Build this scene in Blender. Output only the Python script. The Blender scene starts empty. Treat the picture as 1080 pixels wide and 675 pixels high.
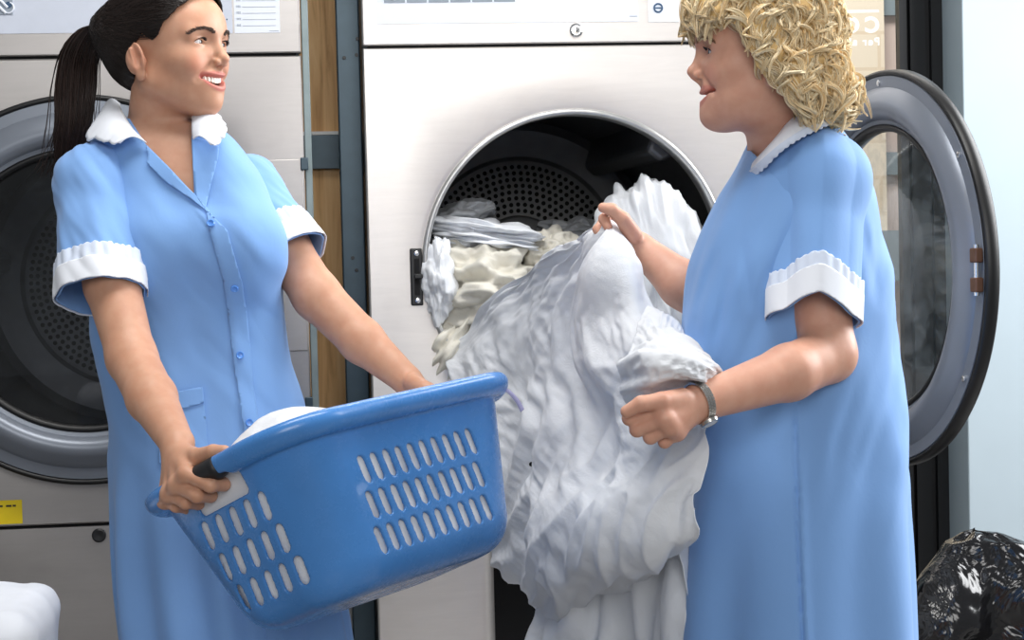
import bpy, math
import numpy as np

rng = np.random.default_rng(7)
TAU = 2 * math.pi
COL = bpy.context.scene.collection

# ------------------------------------------------------------------ camera
FPX = 2000.0
YAW, PIT, RHO, ZC = math.radians(6.5), math.radians(2.4), math.radians(1.4), 1.20
CF = np.array([math.sin(YAW) * math.cos(PIT), math.cos(YAW) * math.cos(PIT), -math.sin(PIT)])
_r = np.array([math.cos(YAW), -math.sin(YAW), 0.0])
_u = np.cross(_r, CF)
CR = _r * math.cos(RHO) - _u * math.sin(RHO)
CU = _u * math.cos(RHO) + _r * math.sin(RHO)
CP = np.array([0, 0, ZC])


def PD(x, y, d):
    """point seen at photo pixel (x, y), d metres along the camera axis"""
    return CP + d * (CF + (x - 540) / FPX * CR - (y - 337.5) / FPX * CU)


def PY(x, y, Y):
    v = CF + (x - 540) / FPX * CR - (y - 337.5) / FPX * CU
    return CP + v * (Y / v[1])


def proj(p):
    q = np.asarray(p) - CP
    d = q @ CF
    return 540 + FPX * (q @ CR) / d, 337.5 - FPX * (q @ CU) / d, d


def make_camera():
    from mathutils import Matrix
    cam = bpy.data.cameras.new('camera')
    cam.sensor_width = 36
    cam.lens = FPX / 1080 * 36
    o = bpy.data.objects.new('camera', cam)
    COL.objects.link(o)
    m = Matrix.Identity(4)
    for i in range(3):
        m[i][0], m[i][1], m[i][2], m[i][3] = CR[i], CU[i], -CF[i], CP[i]
    o.matrix_world = m
    bpy.context.scene.camera = o


# ------------------------------------------------------------------ objects
def V(*a):
    return np.array(a, float)


def tag(o, label=None, cat=None, group=None, kind=None):
    if label: o['label'] = label
    if cat: o['category'] = cat
    if group: o['group'] = group
    if kind: o['kind'] = kind
    return o


def empty(name, loc=(0, 0, 0), label=None, cat=None, group=None):
    o = bpy.data.objects.new(name, None)
    o.empty_display_size = .05
    COL.objects.link(o)
    o.location = tuple(loc)
    return tag(o, label, cat, group)


def mesh_obj(name, verts, faces, mat, parent=None, smooth=True, color=None, solid=None, sub=0, bevel=0):
    """faces: (n,3) / (n,4) array or list of index lists.  Coordinates are world coordinates."""
    me = bpy.data.meshes.new(name)
    verts = np.asarray(verts, float)
    off = np.zeros(3)
    if parent is not None:
        p = parent
        while p is not None:
            off = off + np.array(p.location)
            p = p.parent
    else:
        off = np.array([verts[:, 0].mean(), verts[:, 1].mean(), verts[:, 2].min()])
    verts = verts - off
    if isinstance(faces, np.ndarray):
        n, k = faces.shape
        me.vertices.add(len(verts))
        me.vertices.foreach_set('co', verts.astype(np.float32).ravel())
        me.loops.add(n * k)
        me.loops.foreach_set('vertex_index', faces.astype(np.int32).ravel())
        me.polygons.add(n)
        me.polygons.foreach_set('loop_start', np.arange(0, n * k, k, dtype=np.int32))
        me.polygons.foreach_set('loop_total', np.full(n, k, np.int32))
        me.update(calc_edges=True)
    else:
        me.from_pydata([tuple(v) for v in verts], [], [list(map(int, f)) for f in faces])
    me.validate()
    me.polygons.foreach_set('use_smooth', [bool(smooth)] * len(me.polygons))
    if smooth == 'auto':
        me.set_sharp_from_angle(angle=math.radians(35))
    me.update()
    if color is not None:
        a = me.color_attributes.new('Col', 'FLOAT_COLOR', 'POINT')
        c = np.ones((len(verts), 4), np.float32)
        c[:, :3] = color
        a.data.foreach_set('color', c.ravel())
    me.materials.append(mat)
    o = bpy.data.objects.new(name, me)
    COL.objects.link(o)
    if parent is not None:
        o.parent = parent
    else:
        o.location = tuple(off)
    if bevel:
        m = o.modifiers.new('bevel', 'BEVEL'); m.width = bevel; m.segments = 3; m.limit_method = 'ANGLE'
        m.angle_limit = math.radians(40)
    if solid:
        m = o.modifiers.new('solid', 'SOLIDIFY'); m.thickness = abs(solid); m.offset = -1 if solid > 0 else 1
    if sub:
        m = o.modifiers.new('sub', 'SUBSURF'); m.levels = sub; m.render_levels = sub
    return o


class MB:
    """collects shapes into one mesh"""
    def __init__(s):
        s.v = []; s.f = []; s.n = 0

    def add(s, v, f):
        v = np.asarray(v, float)
        s.v.append(v)
        s.f += [[int(i) + s.n for i in q] for q in f]
        s.n += len(v)
        return s

    def box(s, lo, hi):
        x0, y0, z0 = lo; x1, y1, z1 = hi
        v = [(x0, y0, z0), (x1, y0, z0), (x1, y1, z0), (x0, y1, z0), (x0, y0, z1), (x1, y0, z1), (x1, y1, z1), (x0, y1, z1)]
        return s.add(v, [(0, 3, 2, 1), (4, 5, 6, 7), (0, 1, 5, 4), (1, 2, 6, 5), (2, 3, 7, 6), (3, 0, 4, 7)])

    def rev(s, prof, c, ax, n=96, closed=False):
        """revolve profile [(radius, along axis)] about axis ax at c"""
        ax = np.asarray(ax, float); ax = ax / np.linalg.norm(ax)
        t = np.array([0, 0, 1.0]) if abs(ax[2]) < .9 else np.array([1.0, 0, 0])
        a = np.cross(t, ax); a /= np.linalg.norm(a); b = np.cross(ax, a)
        th = np.arange(n) / n * TAU
        ring = np.cos(th)[:, None] * a + np.sin(th)[:, None] * b
        vs = []
        for r, h in prof:
            vs.append(np.asarray(c) + ring * r + ax * h)
        m = len(prof); fs = []
        for j in range(m if closed else m - 1):
            j2 = (j + 1) % m
            for i in range(n):
                i2 = (i + 1) % n
                fs.append((j * n + i, j * n + i2, j2 * n + i2, j2 * n + i))
        v = np.concatenate(vs)
        if not closed:
            if prof[0][0] < 1e-5 or prof[-1][0] < 1e-5:
                pass
        return s.add(v, fs)

    def disc(s, c, ax, r, h, n=24, ch=.15):
        return s.rev([(1e-5, 0), (r, 0), (r, h * (1 - ch)), (r * (1 - ch), h), (1e-5, h)], c, ax, n)

    def tube(s, path, r, n=8, cap=True):
        path = np.asarray(path, float); m = len(path)
        r = np.broadcast_to(np.asarray(r, float), (m,))
        t = np.gradient(path, axis=0); t /= np.linalg.norm(t, axis=1)[:, None] + 1e-12
        ref = np.array([.3, .2, .93]); a = np.cross(t, ref); a /= np.linalg.norm(a, axis=1)[:, None] + 1e-12
        b = np.cross(t, a)
        th = np.arange(n) / n * TAU
        v = path[:, None, :] + (np.cos(th)[None, :, None] * a[:, None, :] + np.sin(th)[None, :, None] * b[:, None, :]) * r[:, None, None]
        fs = [(j * n + i, j * n + (i + 1) % n, (j + 1) * n + (i + 1) % n, (j + 1) * n + i) for j in range(m - 1) for i in range(n)]
        if cap:
            fs.append(tuple(range(n - 1, -1, -1))); fs.append(tuple(range((m - 1) * n, m * n)))
        return s.add(v.reshape(-1, 3), fs)

    def build(s, name, mat, parent=None, **k):
        return mesh_obj(name, np.concatenate(s.v), s.f, mat, parent, **k)


def strands(paths, radii, n=4):
    """many tubes at once: paths (k,m,3), radii (k,m)"""
    P = np.asarray(paths); k, m, _ = P.shape
    t = np.gradient(P, axis=1); t /= np.linalg.norm(t, axis=2)[..., None] + 1e-12
    ref = np.array([.31, .22, .92]); a = np.cross(t, ref); a /= np.linalg.norm(a, axis=2)[..., None] + 1e-9
    b = np.cross(t, a)
    th = np.arange(n) / n * TAU
    v = P[:, :, None] + (np.cos(th)[:, None] * a[:, :, None] + np.sin(th)[:, None] * b[:, :, None]) * np.asarray(radii)[:, :, None, None]
    base = (np.arange(k)[:, None, None] * m + np.arange(m - 1)[None, :, None]) * n
    i = np.arange(n)[None, None, :]; i2 = (i + 1) % n
    f = np.stack(np.broadcast_arrays(base + i, base + i2, base + n + i2, base + n + i), -1).reshape(-1, 4)
    return v.reshape(-1, 3), f


# ------------------------------------------------------------------ noise
_perm = np.random.default_rng(3).permutation(256); _perm = np.concatenate([_perm, _perm, _perm])
_grad = np.random.default_rng(4).normal(size=(256, 3)); _grad /= np.linalg.norm(_grad, axis=1)[:, None]


def noise(p):
    p = np.asarray(p, float)
    i = np.floor(p).astype(int); f = p - i; i &= 255
    w = f * f * f * (f * (f * 6 - 15) + 10)
    out = 0
    for dx in (0, 1):
        for dy in (0, 1):
            for dz in (0, 1):
                h = _perm[_perm[_perm[i[..., 0] + dx] + i[..., 1] + dy] + i[..., 2] + dz]
                g = _grad[h & 255]
                v = (g * (f - np.array([dx, dy, dz]))).sum(-1)
                out = out + v * (w[..., 0] if dx else 1 - w[..., 0]) * (w[..., 1] if dy else 1 - w[..., 1]) * (w[..., 2] if dz else 1 - w[..., 2])
    return out * 1.6


def ridge(p):
    """sharp creases, about -.5 .. 1"""
    return 1 - 2.2 * np.abs(noise(p))


def crumple(p, f0=8., oct=3, seed=0.):
    p = np.asarray(p) + seed
    q = p * f0 + 0.6 * np.stack([noise(p * f0 * .7 + 11), noise(p * f0 * .7 + 23), noise(p * f0 * .7 + 37)], -1)
    s = 0; a = 1.
    for k in range(oct):
        s = s + a * ridge(q * (2.1 ** k) + 5.3 * k); a *= .45
    return s / 1.6


def sstep(a, b, x):
    t = np.clip((x - a) / (b - a), 0, 1)
    return t * t * (3 - 2 * t)


def spline(pts, n):
    """Catmull-Rom through rows of pts (k, ...) -> n samples"""
    P = np.asarray(pts, float); k = len(P)
    ext = np.concatenate([2 * P[:1] - P[1:2], P, 2 * P[-1:] - P[-2:-1]])
    t = np.linspace(0, k - 1 - 1e-9, n); i = t.astype(int)
    f = (t - i).reshape((-1,) + (1,) * (P.ndim - 1))
    a, b, c, d = ext[i], ext[i + 1], ext[i + 2], ext[i + 3]
    return .5 * (2 * b + (c - a) * f + (2 * a - 5 * b + 4 * c - d) * f ** 2 + (3 * b - a - 3 * c + d) * f ** 3)


def poly_sd(x, y, poly):
    """signed distance to polygon, positive inside"""
    poly = np.asarray(poly, float); n = len(poly)
    d = np.full(np.shape(x), 1e9); ins = np.zeros(np.shape(x), bool)
    for i in range(n):
        a = poly[i]; b = poly[(i + 1) % n]; e = b - a
        wx, wy = x - a[0], y - a[1]
        t = np.clip((wx * e[0] + wy * e[1]) / (e @ e + 1e-12), 0, 1)
        d = np.minimum(d, np.hypot(wx - t * e[0], wy - t * e[1]))
        c = ((a[1] <= y) != (b[1] <= y)) & (x < a[0] + (y - a[1]) * e[0] / (e[1] if abs(e[1]) > 1e-9 else 1e-9))
        ins ^= c
    return np.where(ins, d, -d)


# ------------------------------------------------------------------ distance-field modelling
class Field:
    def __init__(s):
        s.ops = []

    def add(s, fn, lo, hi, k=.01, sub=False):
        s.ops.append((fn, np.asarray(lo, float) - .02, np.asarray(hi, float) + .02, k, sub)); return s

    def warp_all(s, fn):
        s.post = fn; return s
    post = None

    def cap(s, a, b, ra, rb=None, k=.01, sub=False):
        a = np.asarray(a, float); b = np.asarray(b, float); rb = ra if rb is None else rb
        ba = b - a; L = ba @ ba + 1e-12

        def fn(p):
            t = np.clip(((p - a) @ ba) / L, 0, 1)
            return np.linalg.norm(p - a - t[:, None] * ba, axis=1) - (ra + (rb - ra) * t)
        R = max(ra, rb) + k
        return s.add(fn, np.minimum(a, b) - R, np.maximum(a, b) + R, k, sub)

    def chain(s, pts, rad, k=.01):
        for i in range(len(pts) - 1):
            s.cap(pts[i], pts[i + 1], rad[i], rad[i + 1], k if i == 0 else min(k, .012))
        return s

    def ell(s, c, r, M=None, k=.01, sub=False):
        c = np.asarray(c, float); r = np.asarray(r, float)

        def fn(p):
            q = p - c
            if M is not None: q = q @ M
            k0 = np.linalg.norm(q / r, axis=1); k1 = np.linalg.norm(q / r ** 2, axis=1) + 1e-9
            return np.where(k0 < 1e-3, -r.min(), k0 * (k0 - 1) / k1)
        R = r.max() + k
        return s.add(fn, c - R, c + R, k, sub)

    def evalops(s, p, ops):
        d = np.full(len(p), 1.0)
        for fn, lo, hi, k, sub in ops:
            e = fn(p)
            if sub:
                h = np.clip(k - np.abs(-e - d), 0, None) / k
                d = np.maximum(d, -e) + h * h * k / 4
            else:
                h = np.clip(k - np.abs(e - d), 0, None) / k
                d = np.minimum(d, e) - h * h * k / 4
        if s.post is not None:
            d = s.post(p, d)
        return d

    def near(s, lo, hi):
        return [o for o in s.ops if np.all(o[1] <= hi) and np.all(o[2] >= lo)]


def axis(lo, hi, h, fine=()):
    """grid coordinates; fine = [(a, b, h)]"""
    x = [lo]
    while x[-1] < hi:
        st = h
        for a, b, hh in fine:
            if a - 1e-9 <= x[-1] < b: st = min(st, hh)
        x.append(x[-1] + st)
    return np.array(x)


_E = [(a, b) for a in range(8) for b in range(8) if a < b and bin(a ^ b).count('1') == 1]


def surface(F, xs, ys, zs, B=14):
    nx, ny, nz = len(xs), len(ys), len(zs)
    VK, VP, FQ = [], [], []
    hmax = max(np.diff(xs).max(), np.diff(ys).max(), np.diff(zs).max())
    for bi in range(0, nx - 1, B):
        i0, i1 = max(bi - 1, 0), min(bi + B, nx - 1)
        for bj in range(0, ny - 1, B):
            j0, j1 = max(bj - 1, 0), min(bj + B, ny - 1)
            for bk in range(0, nz - 1, B):
                k0, k1 = max(bk - 1, 0), min(bk + B, nz - 1)
                lo = np.array([xs[i0], ys[j0], zs[k0]]); hi = np.array([xs[i1], ys[j1], zs[k1]])
                ops = F.near(lo - .03, hi + .03)
                if not any(not o[4] for o in ops): continue
                cx, cy, cz = [a[np.unique(np.linspace(p, q, 5).astype(int))] for a, p, q in ((xs, i0, i1), (ys, j0, j1), (zs, k0, k1))]
                G = np.stack(np.meshgrid(cx, cy, cz, indexing='ij'), -1).reshape(-1, 3)
                d = F.evalops(G, ops)
                if d.min() > 0 or d.max() < 0:
                    sp = max((hi - lo).max() / 4, hmax)
                    if np.abs(d).min() > sp * 1.5: continue
                X, Y, Z = xs[i0:i1 + 1], ys[j0:j1 + 1], zs[k0:k1 + 1]
                G = np.stack(np.meshgrid(X, Y, Z, indexing='ij'), -1)
                D = F.evalops(G.reshape(-1, 3), ops).reshape(G.shape[:3])
                S = D < 0
                if S.all() or not S.any(): continue
                a, b, c = S.shape[0] - 1, S.shape[1] - 1, S.shape[2] - 1
                cor = [(slice(o & 1, a + (o & 1)), slice(o >> 1 & 1, b + (o >> 1 & 1)), slice(o >> 2 & 1, c + (o >> 2 & 1))) for o in range(8)]
                cnt = sum(S[q].astype(int) for q in cor)
                act = np.argwhere((cnt > 0) & (cnt < 8))
                if not len(act): continue
                dv = np.stack([D[act[:, 0] + (o & 1), act[:, 1] + (o >> 1 & 1), act[:, 2] + (o >> 2 & 1)] for o in range(8)], 1)
                pv = np.stack([G[act[:, 0] + (o & 1), act[:, 1] + (o >> 1 & 1), act[:, 2] + (o >> 2 & 1)] for o in range(8)], 1)
                acc = np.zeros((len(act), 3)); n = np.zeros(len(act))
                for e, g in _E:
                    m = (dv[:, e] < 0) != (dv[:, g] < 0)
                    t = np.where(m, dv[:, e] / np.where(m, dv[:, e] - dv[:, g], 1), 0)
                    acc += np.where(m[:, None], pv[:, e] + t[:, None] * (pv[:, g] - pv[:, e]), 0); n += m
                p = acc / n[:, None]
                hh = pv[:, 7] - pv[:, 0]; hs = hh.min(1)
                eps = 4e-4
                for it in range(2):
                    d0 = F.evalops(p, ops)
                    g = np.stack([F.evalops(p + np.eye(3)[q] * eps, ops) - d0 for q in range(3)], 1) / eps
                    st = (d0 / ((g * g).sum(1) + 1e-6))[:, None] * g
                    L = np.linalg.norm(st, axis=1)
                    st *= np.minimum(1, hs * .6 / (L + 1e-12))[:, None]
                    p = p - st
                key = ((act[:, 0] + i0) * ny + act[:, 1] + j0) * nz + act[:, 2] + k0
                VK.append(key); VP.append(p)

                def cid(I): return ((I[:, 0] + i0) * ny + I[:, 1] + j0) * nz + I[:, 2] + k0
                for ax in range(3):
                    e = np.eye(3, dtype=int)[ax]; u = np.eye(3, dtype=int)[(ax + 1) % 3]; w = np.eye(3, dtype=int)[(ax + 2) % 3]
                    s0 = S[:a + (ax != 0), :b + (ax != 1), :c + (ax != 2)] if True else None
                    sl = [slice(None)] * 3; sl[ax] = slice(0, -1); s0 = S[tuple(sl)]
                    sl[ax] = slice(1, None); s1 = S[tuple(sl)]
                    I = np.argwhere(s0 != s1)
                    if not len(I): continue
                    g = I + np.array([i0, j0, k0])
                    own = np.all(g >= [bi, bj, bk], 1) & np.all(g < [bi + B, bj + B, bk + B], 1)
                    own &= (I[:, (ax + 1) % 3] > 0) & (I[:, (ax + 2) % 3] > 0)
                    sh = np.array([a, b, c])
                    own &= (I[:, (ax + 1) % 3] < sh[(ax + 1) % 3]) & (I[:, (ax + 2) % 3] < sh[(ax + 2) % 3])
                    I = I[own]
                    if not len(I): continue
                    q = np.stack([cid(I - u - w), cid(I - w), cid(I), cid(I - u)], 1)
                    fl = ~s0[I[:, 0], I[:, 1], I[:, 2]]
                    q[fl] = q[fl][:, ::-1]
                    FQ.append(q)
    K = np.concatenate(VK); P = np.concatenate(VP); Q = np.concatenate(FQ)
    uk, first = np.unique(K, return_index=True)
    idx = np.searchsorted(uk, Q); idx = np.clip(idx, 0, len(uk) - 1)
    ok = (uk[idx] == Q).all(1)
    return P[first], idx[ok]


def compact(Vv, Fq):
    u, inv = np.unique(Fq, return_inverse=True)
    return Vv[u], inv.reshape(Fq.shape)


def clip(Vv, Fq, val):
    """keep val >= 0, cutting faces cleanly"""
    if Fq.shape[1] == 4:
        T = np.concatenate([Fq[:, [0, 1, 2]], Fq[:, [0, 2, 3]]])
    else:
        T = Fq
    s = val >= 0
    c = s[T].sum(1)
    out = [T[c == 3]]
    nv = [Vv]; nval = len(Vv); cache = {}; extra = []
    for cc in (1, 2):
        t = T[c == cc]
        if not len(t): continue
        odd = s[t] if cc == 1 else ~s[t]
        r = odd.argmax(1)
        t = np.stack([t[np.arange(len(t)), (r + q) % 3] for q in range(3)], 1)

        def cut(a, b):
            key = np.stack([np.minimum(a, b), np.maximum(a, b)], 1)
            res = np.empty(len(a), int)
            for i, (x, y) in enumerate(key.tolist()):
                k = (x, y)
                if k not in cache:
                    w = val[x] / (val[x] - val[y])
                    cache[k] = nval + len(extra); extra.append(Vv[x] + w * (Vv[y] - Vv[x]))
                res[i] = cache[k]
            return res
        e1 = cut(t[:, 0], t[:, 1]); e2 = cut(t[:, 0], t[:, 2])
        if cc == 1:
            out.append(np.stack([t[:, 0], e1, e2], 1))
        else:
            out.append(np.stack([e1, t[:, 1], t[:, 2]], 1)); out.append(np.stack([e1, t[:, 2], e2], 1))
    if extra: nv.append(np.array(extra))
    return compact(np.concatenate(nv), np.concatenate(out))


def vnormals(Vv, Fq):
    n = np.zeros_like(Vv)
    fn = np.cross(Vv[Fq[:, 1]] - Vv[Fq[:, 0]], Vv[Fq[:, 2]] - Vv[Fq[:, 0]])
    for k in range(Fq.shape[1]):
        np.add.at(n, Fq[:, k], fn)
    return n / (np.linalg.norm(n, axis=1)[:, None] + 1e-12)


def join(*parts):
    vs, fs, n = [], [], 0
    for v, f in parts:
        if f.shape[1] == 4: f = np.concatenate([f[:, [0, 1, 2]], f[:, [0, 2, 3]]])
        vs.append(v); fs.append(f + n); n += len(v)
    return np.concatenate(vs), np.concatenate(fs)


def grid_faces(nr, nc, wrap=False):
    r, c = np.meshgrid(np.arange(nr - 1), np.arange(nc if wrap else nc - 1), indexing='ij')
    c2 = (c + 1) % nc
    return np.stack([r * nc + c, (r + 1) * nc + c, (r + 1) * nc + c2, r * nc + c2], -1).reshape(-1, 4)


# ------------------------------------------------------------------ materials
def lin(h):
    if isinstance(h, str):
        h = h.lstrip('#'); c = [int(h[i:i + 2], 16) / 255 for i in (0, 2, 4)]
        return [x / 12.92 if x <= .04045 else ((x + .055) / 1.055) ** 2.4 for x in c]
    return list(h)


class M:
    def __init__(s, name):
        s.m = bpy.data.materials.new(name); s.m.use_nodes = True
        s.t = s.m.node_tree; s.n = s.t.nodes; s.l = s.t.links
        s.b = s.n['Principled BSDF']; s.out = s.n['Material Output']

    def set(s, **k):
        for a, v in k.items():
            s.b.inputs[a.replace('_', ' ')].default_value = v
        return s

    def node(s, typ, ins=None, **props):
        n = s.n.new(typ)
        for a, v in props.items(): setattr(n, a, v)
        for a, v in (ins or {}).items():
            if hasattr(v, 'links') or isinstance(v, bpy.types.NodeSocket): s.l.new(v, n.inputs[a])
            else: n.inputs[a].default_value = v
        return n

    def coords(s, scale=(1, 1, 1)):
        tc = s.node('ShaderNodeTexCoord')
        return s.node('ShaderNodeMapping', {'Vector': tc.outputs['Object'], 'Scale': scale}).outputs[0]

    def noise(s, vec, scale=5, detail=4, rough=.5, dist=0.):
        return s.node('ShaderNodeTexNoise', {'Vector': vec, 'Scale': scale, 'Detail': detail, 'Roughness': rough, 'Distortion': dist}).outputs['Fac']

    def ramp(s, fac, stops):
        r = s.node('ShaderNodeValToRGB', {'Fac': fac}); cr = r.color_ramp
        while len(cr.elements) < len(stops): cr.elements.new(.5)
        for e, (p, c) in zip(cr.elements, stops):
            e.position = p; e.color = (*(lin(c) if not isinstance(c, (int, float)) else [c] * 3), 1)
        return r.outputs[0]

    def bump(s, h, strength=.3, dist=.005, normal=None):
        ins = {'Height': h, 'Strength': strength, 'Distance': dist}
        b = s.node('ShaderNodeBump', ins)
        if normal is not None: s.l.new(normal, b.inputs['Normal'])
        s.l.new(b.outputs[0], s.b.inputs['Normal'])
        return b.outputs[0]

    def color(s, sock): s.l.new(sock, s.b.inputs['Base Color']); return s


def plain(name, col, rough=.5, metal=0., vary=.08, vs=30., **k):
    m = M(name)
    c = np.array(lin(col))
    v = m.noise(m.coords(), vs, 3)
    m.color(m.ramp(v, [(.3, list(c * (1 - vary))), (.7, list(np.minimum(c * (1 + vary), 1)))]))
    m.set(Roughness=rough, Metallic=metal, **k)
    return m.m
# ================================================================== the room
Y0 = 3.96                       # plane of the dryer fronts


def xat(px, Y, py=300): return PY(px, py, Y)[0]
def zat(py, Y, px=540): return PY(px, py, Y)[2]


def mats():
    D = {}
    def steel(name, base, rough, smudge, metal=.75):
        m = M(name)
        c = m.coords()
        big = m.noise(c, 2.2, 5, .6, .4)
        arc = m.noise(m.coords((1, 1, 9)), 6, 6, .65, 1.2)
        fine = m.noise(m.coords((40, 40, 300)), 5, 2, .5)
        b = np.array(lin(base))
        col = m.ramp(big, [(.3, list(b * (1 - smudge))), (.5, list(b)), (.72, list(np.minimum(b * (1 + smudge * .6), 1)))])
        mx = m.node('ShaderNodeMix', {0: .07, 6: col, 7: m.ramp(arc, [(.35, list(b * .55)), (.62, list(np.minimum(b * 1.15, 1)))])}, data_type='RGBA', blend_type='MIX')
        m.color(mx.outputs[2])
        rr = m.node('ShaderNodeMapRange', {'Value': big, 1: .3, 2: .7, 3: rough - .06, 4: rough + .08})
        m.l.new(rr.outputs[0], m.b.inputs['Roughness'])
        m.set(Metallic=metal)
        m.bump(fine, .04, .001)
        return m.m
    D['steel_lit'] = steel('brushed steel lit', (.74, .705, .68), .40, .10, .86)  # open dryer: bright window reflection put into the steel's base colour
    D['steel_dim'] = steel('brushed steel dim', (.42, .40, .39), .38, .18, .92)  # same steel on the shut dryer, its darker reflection put into the colour
    D['steel_dark'] = plain('dark teal steel', '#3a4a54', .35, .4)
    D['steel_strip'] = plain('grey green steel edge', '#7d8a8c', .4, .4)
    D['chrome'] = plain('chrome', (.8, .8, .8), .18, 1.)
    D['trim'] = plain('opening trim steel', (.55, .55, .54), .3, .8)
    D['black'] = plain('black plastic', '#17181b', .38)
    D['rubber'] = plain('black rubber', '#050507', .42)
    D['door'] = plain('grey painted door metal', '#787e88', .33, .35, .05, 6)
    D['drum'] = plain('drum steel', '#6a6b6e', .38, .6)
    D['drum_back'] = plain('drum end plate', '#8c8d8f', .45, .3)
    D['hole'] = plain('perforation', '#040405', .9)
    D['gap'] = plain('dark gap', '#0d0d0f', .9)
    D['card'] = plain('white label card', '#dfe4ee', .45, 0, .02)
    D['cardgrey'] = plain('pale grey label', '#c3c9d6', .45, 0, .02)
    D['inkgrey'] = plain('grey print', '#8d97a3', .6)
    D['inkblue'] = plain('blue print', '#33506e', .6)
    D['inkline'] = plain('thin print', '#a9afb8', .6)
    D['yellow'] = plain('yellow sticker', '#f2d410', .5, 0, .04)
    D['ink'] = plain('dark print', '#3c3418', .6)
    D['brown'] = plain('brown metal latch', '#6b4c3c', .35, .5)
    D['wall'] = plain('pale blue painted wall', '#b3c1c9', .75, 0, .015, 8)
    D['jamb'] = plain('shaded window reveal', '#84b8d6', .7, 0, .04, 10)  # the wall's return, its shade put into a bluer colour
    D['backwall'] = plain('grey painted back wall', '#b9bcbd', .8, 0, .05, 4)
    D['frame'] = plain('black window frame', '#0e1014', .5, 0.)
    D['floor'] = M('grey floor tiles')
    m = D['floor']
    br = m.node('ShaderNodeTexBrick', {'Vector': m.coords(), 'Color1': (.20, .19, .18, 1), 'Color2': (.23, .22, .21, 1), 'Mortar': (.2, .2, .2, 1), 'Scale': 1., 'Mortar Size': .006, 'Brick Width': .4, 'Row Height': .4}, offset=0.)
    m.color(br.outputs[0]).set(Roughness=.35); D['floor'] = m.m
    # glass
    def glass(name, tint, gloss, haze=0., hazecol='#9aa5a8'):
        m = M(name)
        m.n.remove(m.b)
        tr = m.node('ShaderNodeBsdfTransparent', {'Color': (*tint, 1)})
        gl = m.node('ShaderNodeBsdfGlossy', {'Color': (1, 1, 1, 1), 'Roughness': .02})
        lw = m.node('ShaderNodeFresnel', {'IOR': 1.45})
        mu = m.node('ShaderNodeMath', {0: lw.outputs[0], 1: gloss}, operation='MULTIPLY', use_clamp=True)
        mx = m.node('ShaderNodeMixShader', {0: mu.outputs[0], 1: tr.outputs[0], 2: gl.outputs[0]})
        last = mx
        if haze:
            df = m.node('ShaderNodeBsdfDiffuse', {'Color': (*lin(hazecol), 1)})
            ns = m.noise(m.coords(), 9, 7, .62, 2.4)
            f = m.node('ShaderNodeMapRange', {'Value': ns, 1: .42, 2: .68, 3: haze * .25, 4: haze})
            last = m.node('ShaderNodeMixShader', {0: f.outputs[0], 1: mx.outputs[0], 2: df.outputs[0]})
        m.l.new(last.outputs[0], m.out.inputs['Surface'])
        return m.m
    D['doorglass'] = glass('lint hazed door glass', (.90, .90, .89), 1.0, .26)
    D['doorglass_dark'] = glass('dark door glass', (.60, .62, .66), 1.0, .03)
    D['pane'] = glass('shop window glass', (.97, .97, .96), .6)
    m = M('beige facade'); br = m.node('ShaderNodeTexBrick', {'Vector': m.node('ShaderNodeMapping', {'Vector': m.node('ShaderNodeTexCoord').outputs['Object'], 'Rotation': (math.pi / 2, 0, 0)}).outputs[0], 'Color1': (*lin('#f4e7d3'), 1), 'Color2': (*lin('#f2e3cd'), 1), 'Mortar': (*lin('#ead8bf'), 1), 'Scale': 1., 'Mortar Size': .008, 'Brick Width': .5, 'Row Height': .16})
    m.color(br.outputs[0]).set(Roughness=.85); D['facade'] = m.m
    D['facade_pier'] = plain('pinkish facade pier', '#d9c7bf', .85, 0, .03, 3)
    D['facade_grey'] = plain('grey facade window band', '#8b98a0', .4, 0, .06, 3)
    m = M('brown wood'); w = m.noise(m.coords((14, 14, .9)), 3, 5, .6, .8)
    m.color(m.ramp(w, [(.3, '#bb8850'), (.5, '#e4b47a'), (.7, '#f0c890')])).set(Roughness=.55); D['wood'] = m.m
    D['whitepaint'] = plain('white paint', '#ececea', .5)
    D['decal'] = plain('white window lettering', '#fdfdfb', .5, 0, .01)
    return D


MT = mats()


def holed_panel(name, mat, parent, x0, x1, z0, z1, yf, th, c, r, n=120, trimr=None):
    """upright steel panel with a round hole, bevelled lip"""
    th_ = list(np.arange(n) / n * TAU)
    for X, Z in ((x0, z0), (x1, z0), (x1, z1), (x0, z1)): th_.append(math.atan2(Z - c[1], X - c[0]) % TAU)
    th_ = np.unique(np.round(np.sort(th_), 6))
    cs, sn = np.cos(th_), np.sin(th_)
    with np.errstate(divide='ignore'):
        tx = np.where(cs > 0, (x1 - c[0]) / cs, (x0 - c[0]) / cs); tz = np.where(sn > 0, (z1 - c[1]) / sn, (z0 - c[1]) / sn)
    t = np.minimum(np.where(np.abs(cs) < 1e-9, 1e9, tx), np.where(np.abs(sn) < 1e-9, 1e9, tz))
    rings = []
    def ring(rad, y): rings.append(np.stack([c[0] + cs * rad, np.full_like(cs, y), c[1] + sn * rad], 1))
    ring(t, yf + th); ring(t, yf + .003); ring(t - .003, yf); ring((t - .003) * .5 + (r + .02) * .5, yf); ring(r + .02 + 0 * t, yf); ring(r + .006 + 0 * t, yf + .003); ring(r + 0 * t, yf + .012); ring(r + 0 * t, yf + .06)
    v = np.concatenate(rings); k = len(th_)
    return mesh_obj(name, v, grid_faces(len(rings), k, True), mat, parent, smooth='auto')


def card(name, mat, parent, x0, x1, z0, z1, y, th=.0015):
    b = MB(); b.box((x0, y - th, z0), (x1, y + .0005, z1))
    return b.build(name, mat, parent, smooth=False)


def screw(parent, c, n, r=.006, name='screw', mat='chrome'):
    b = MB(); b.disc(c, n, r, .003, 16)
    return b.build(name, MT[mat], parent, smooth='auto')


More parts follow.
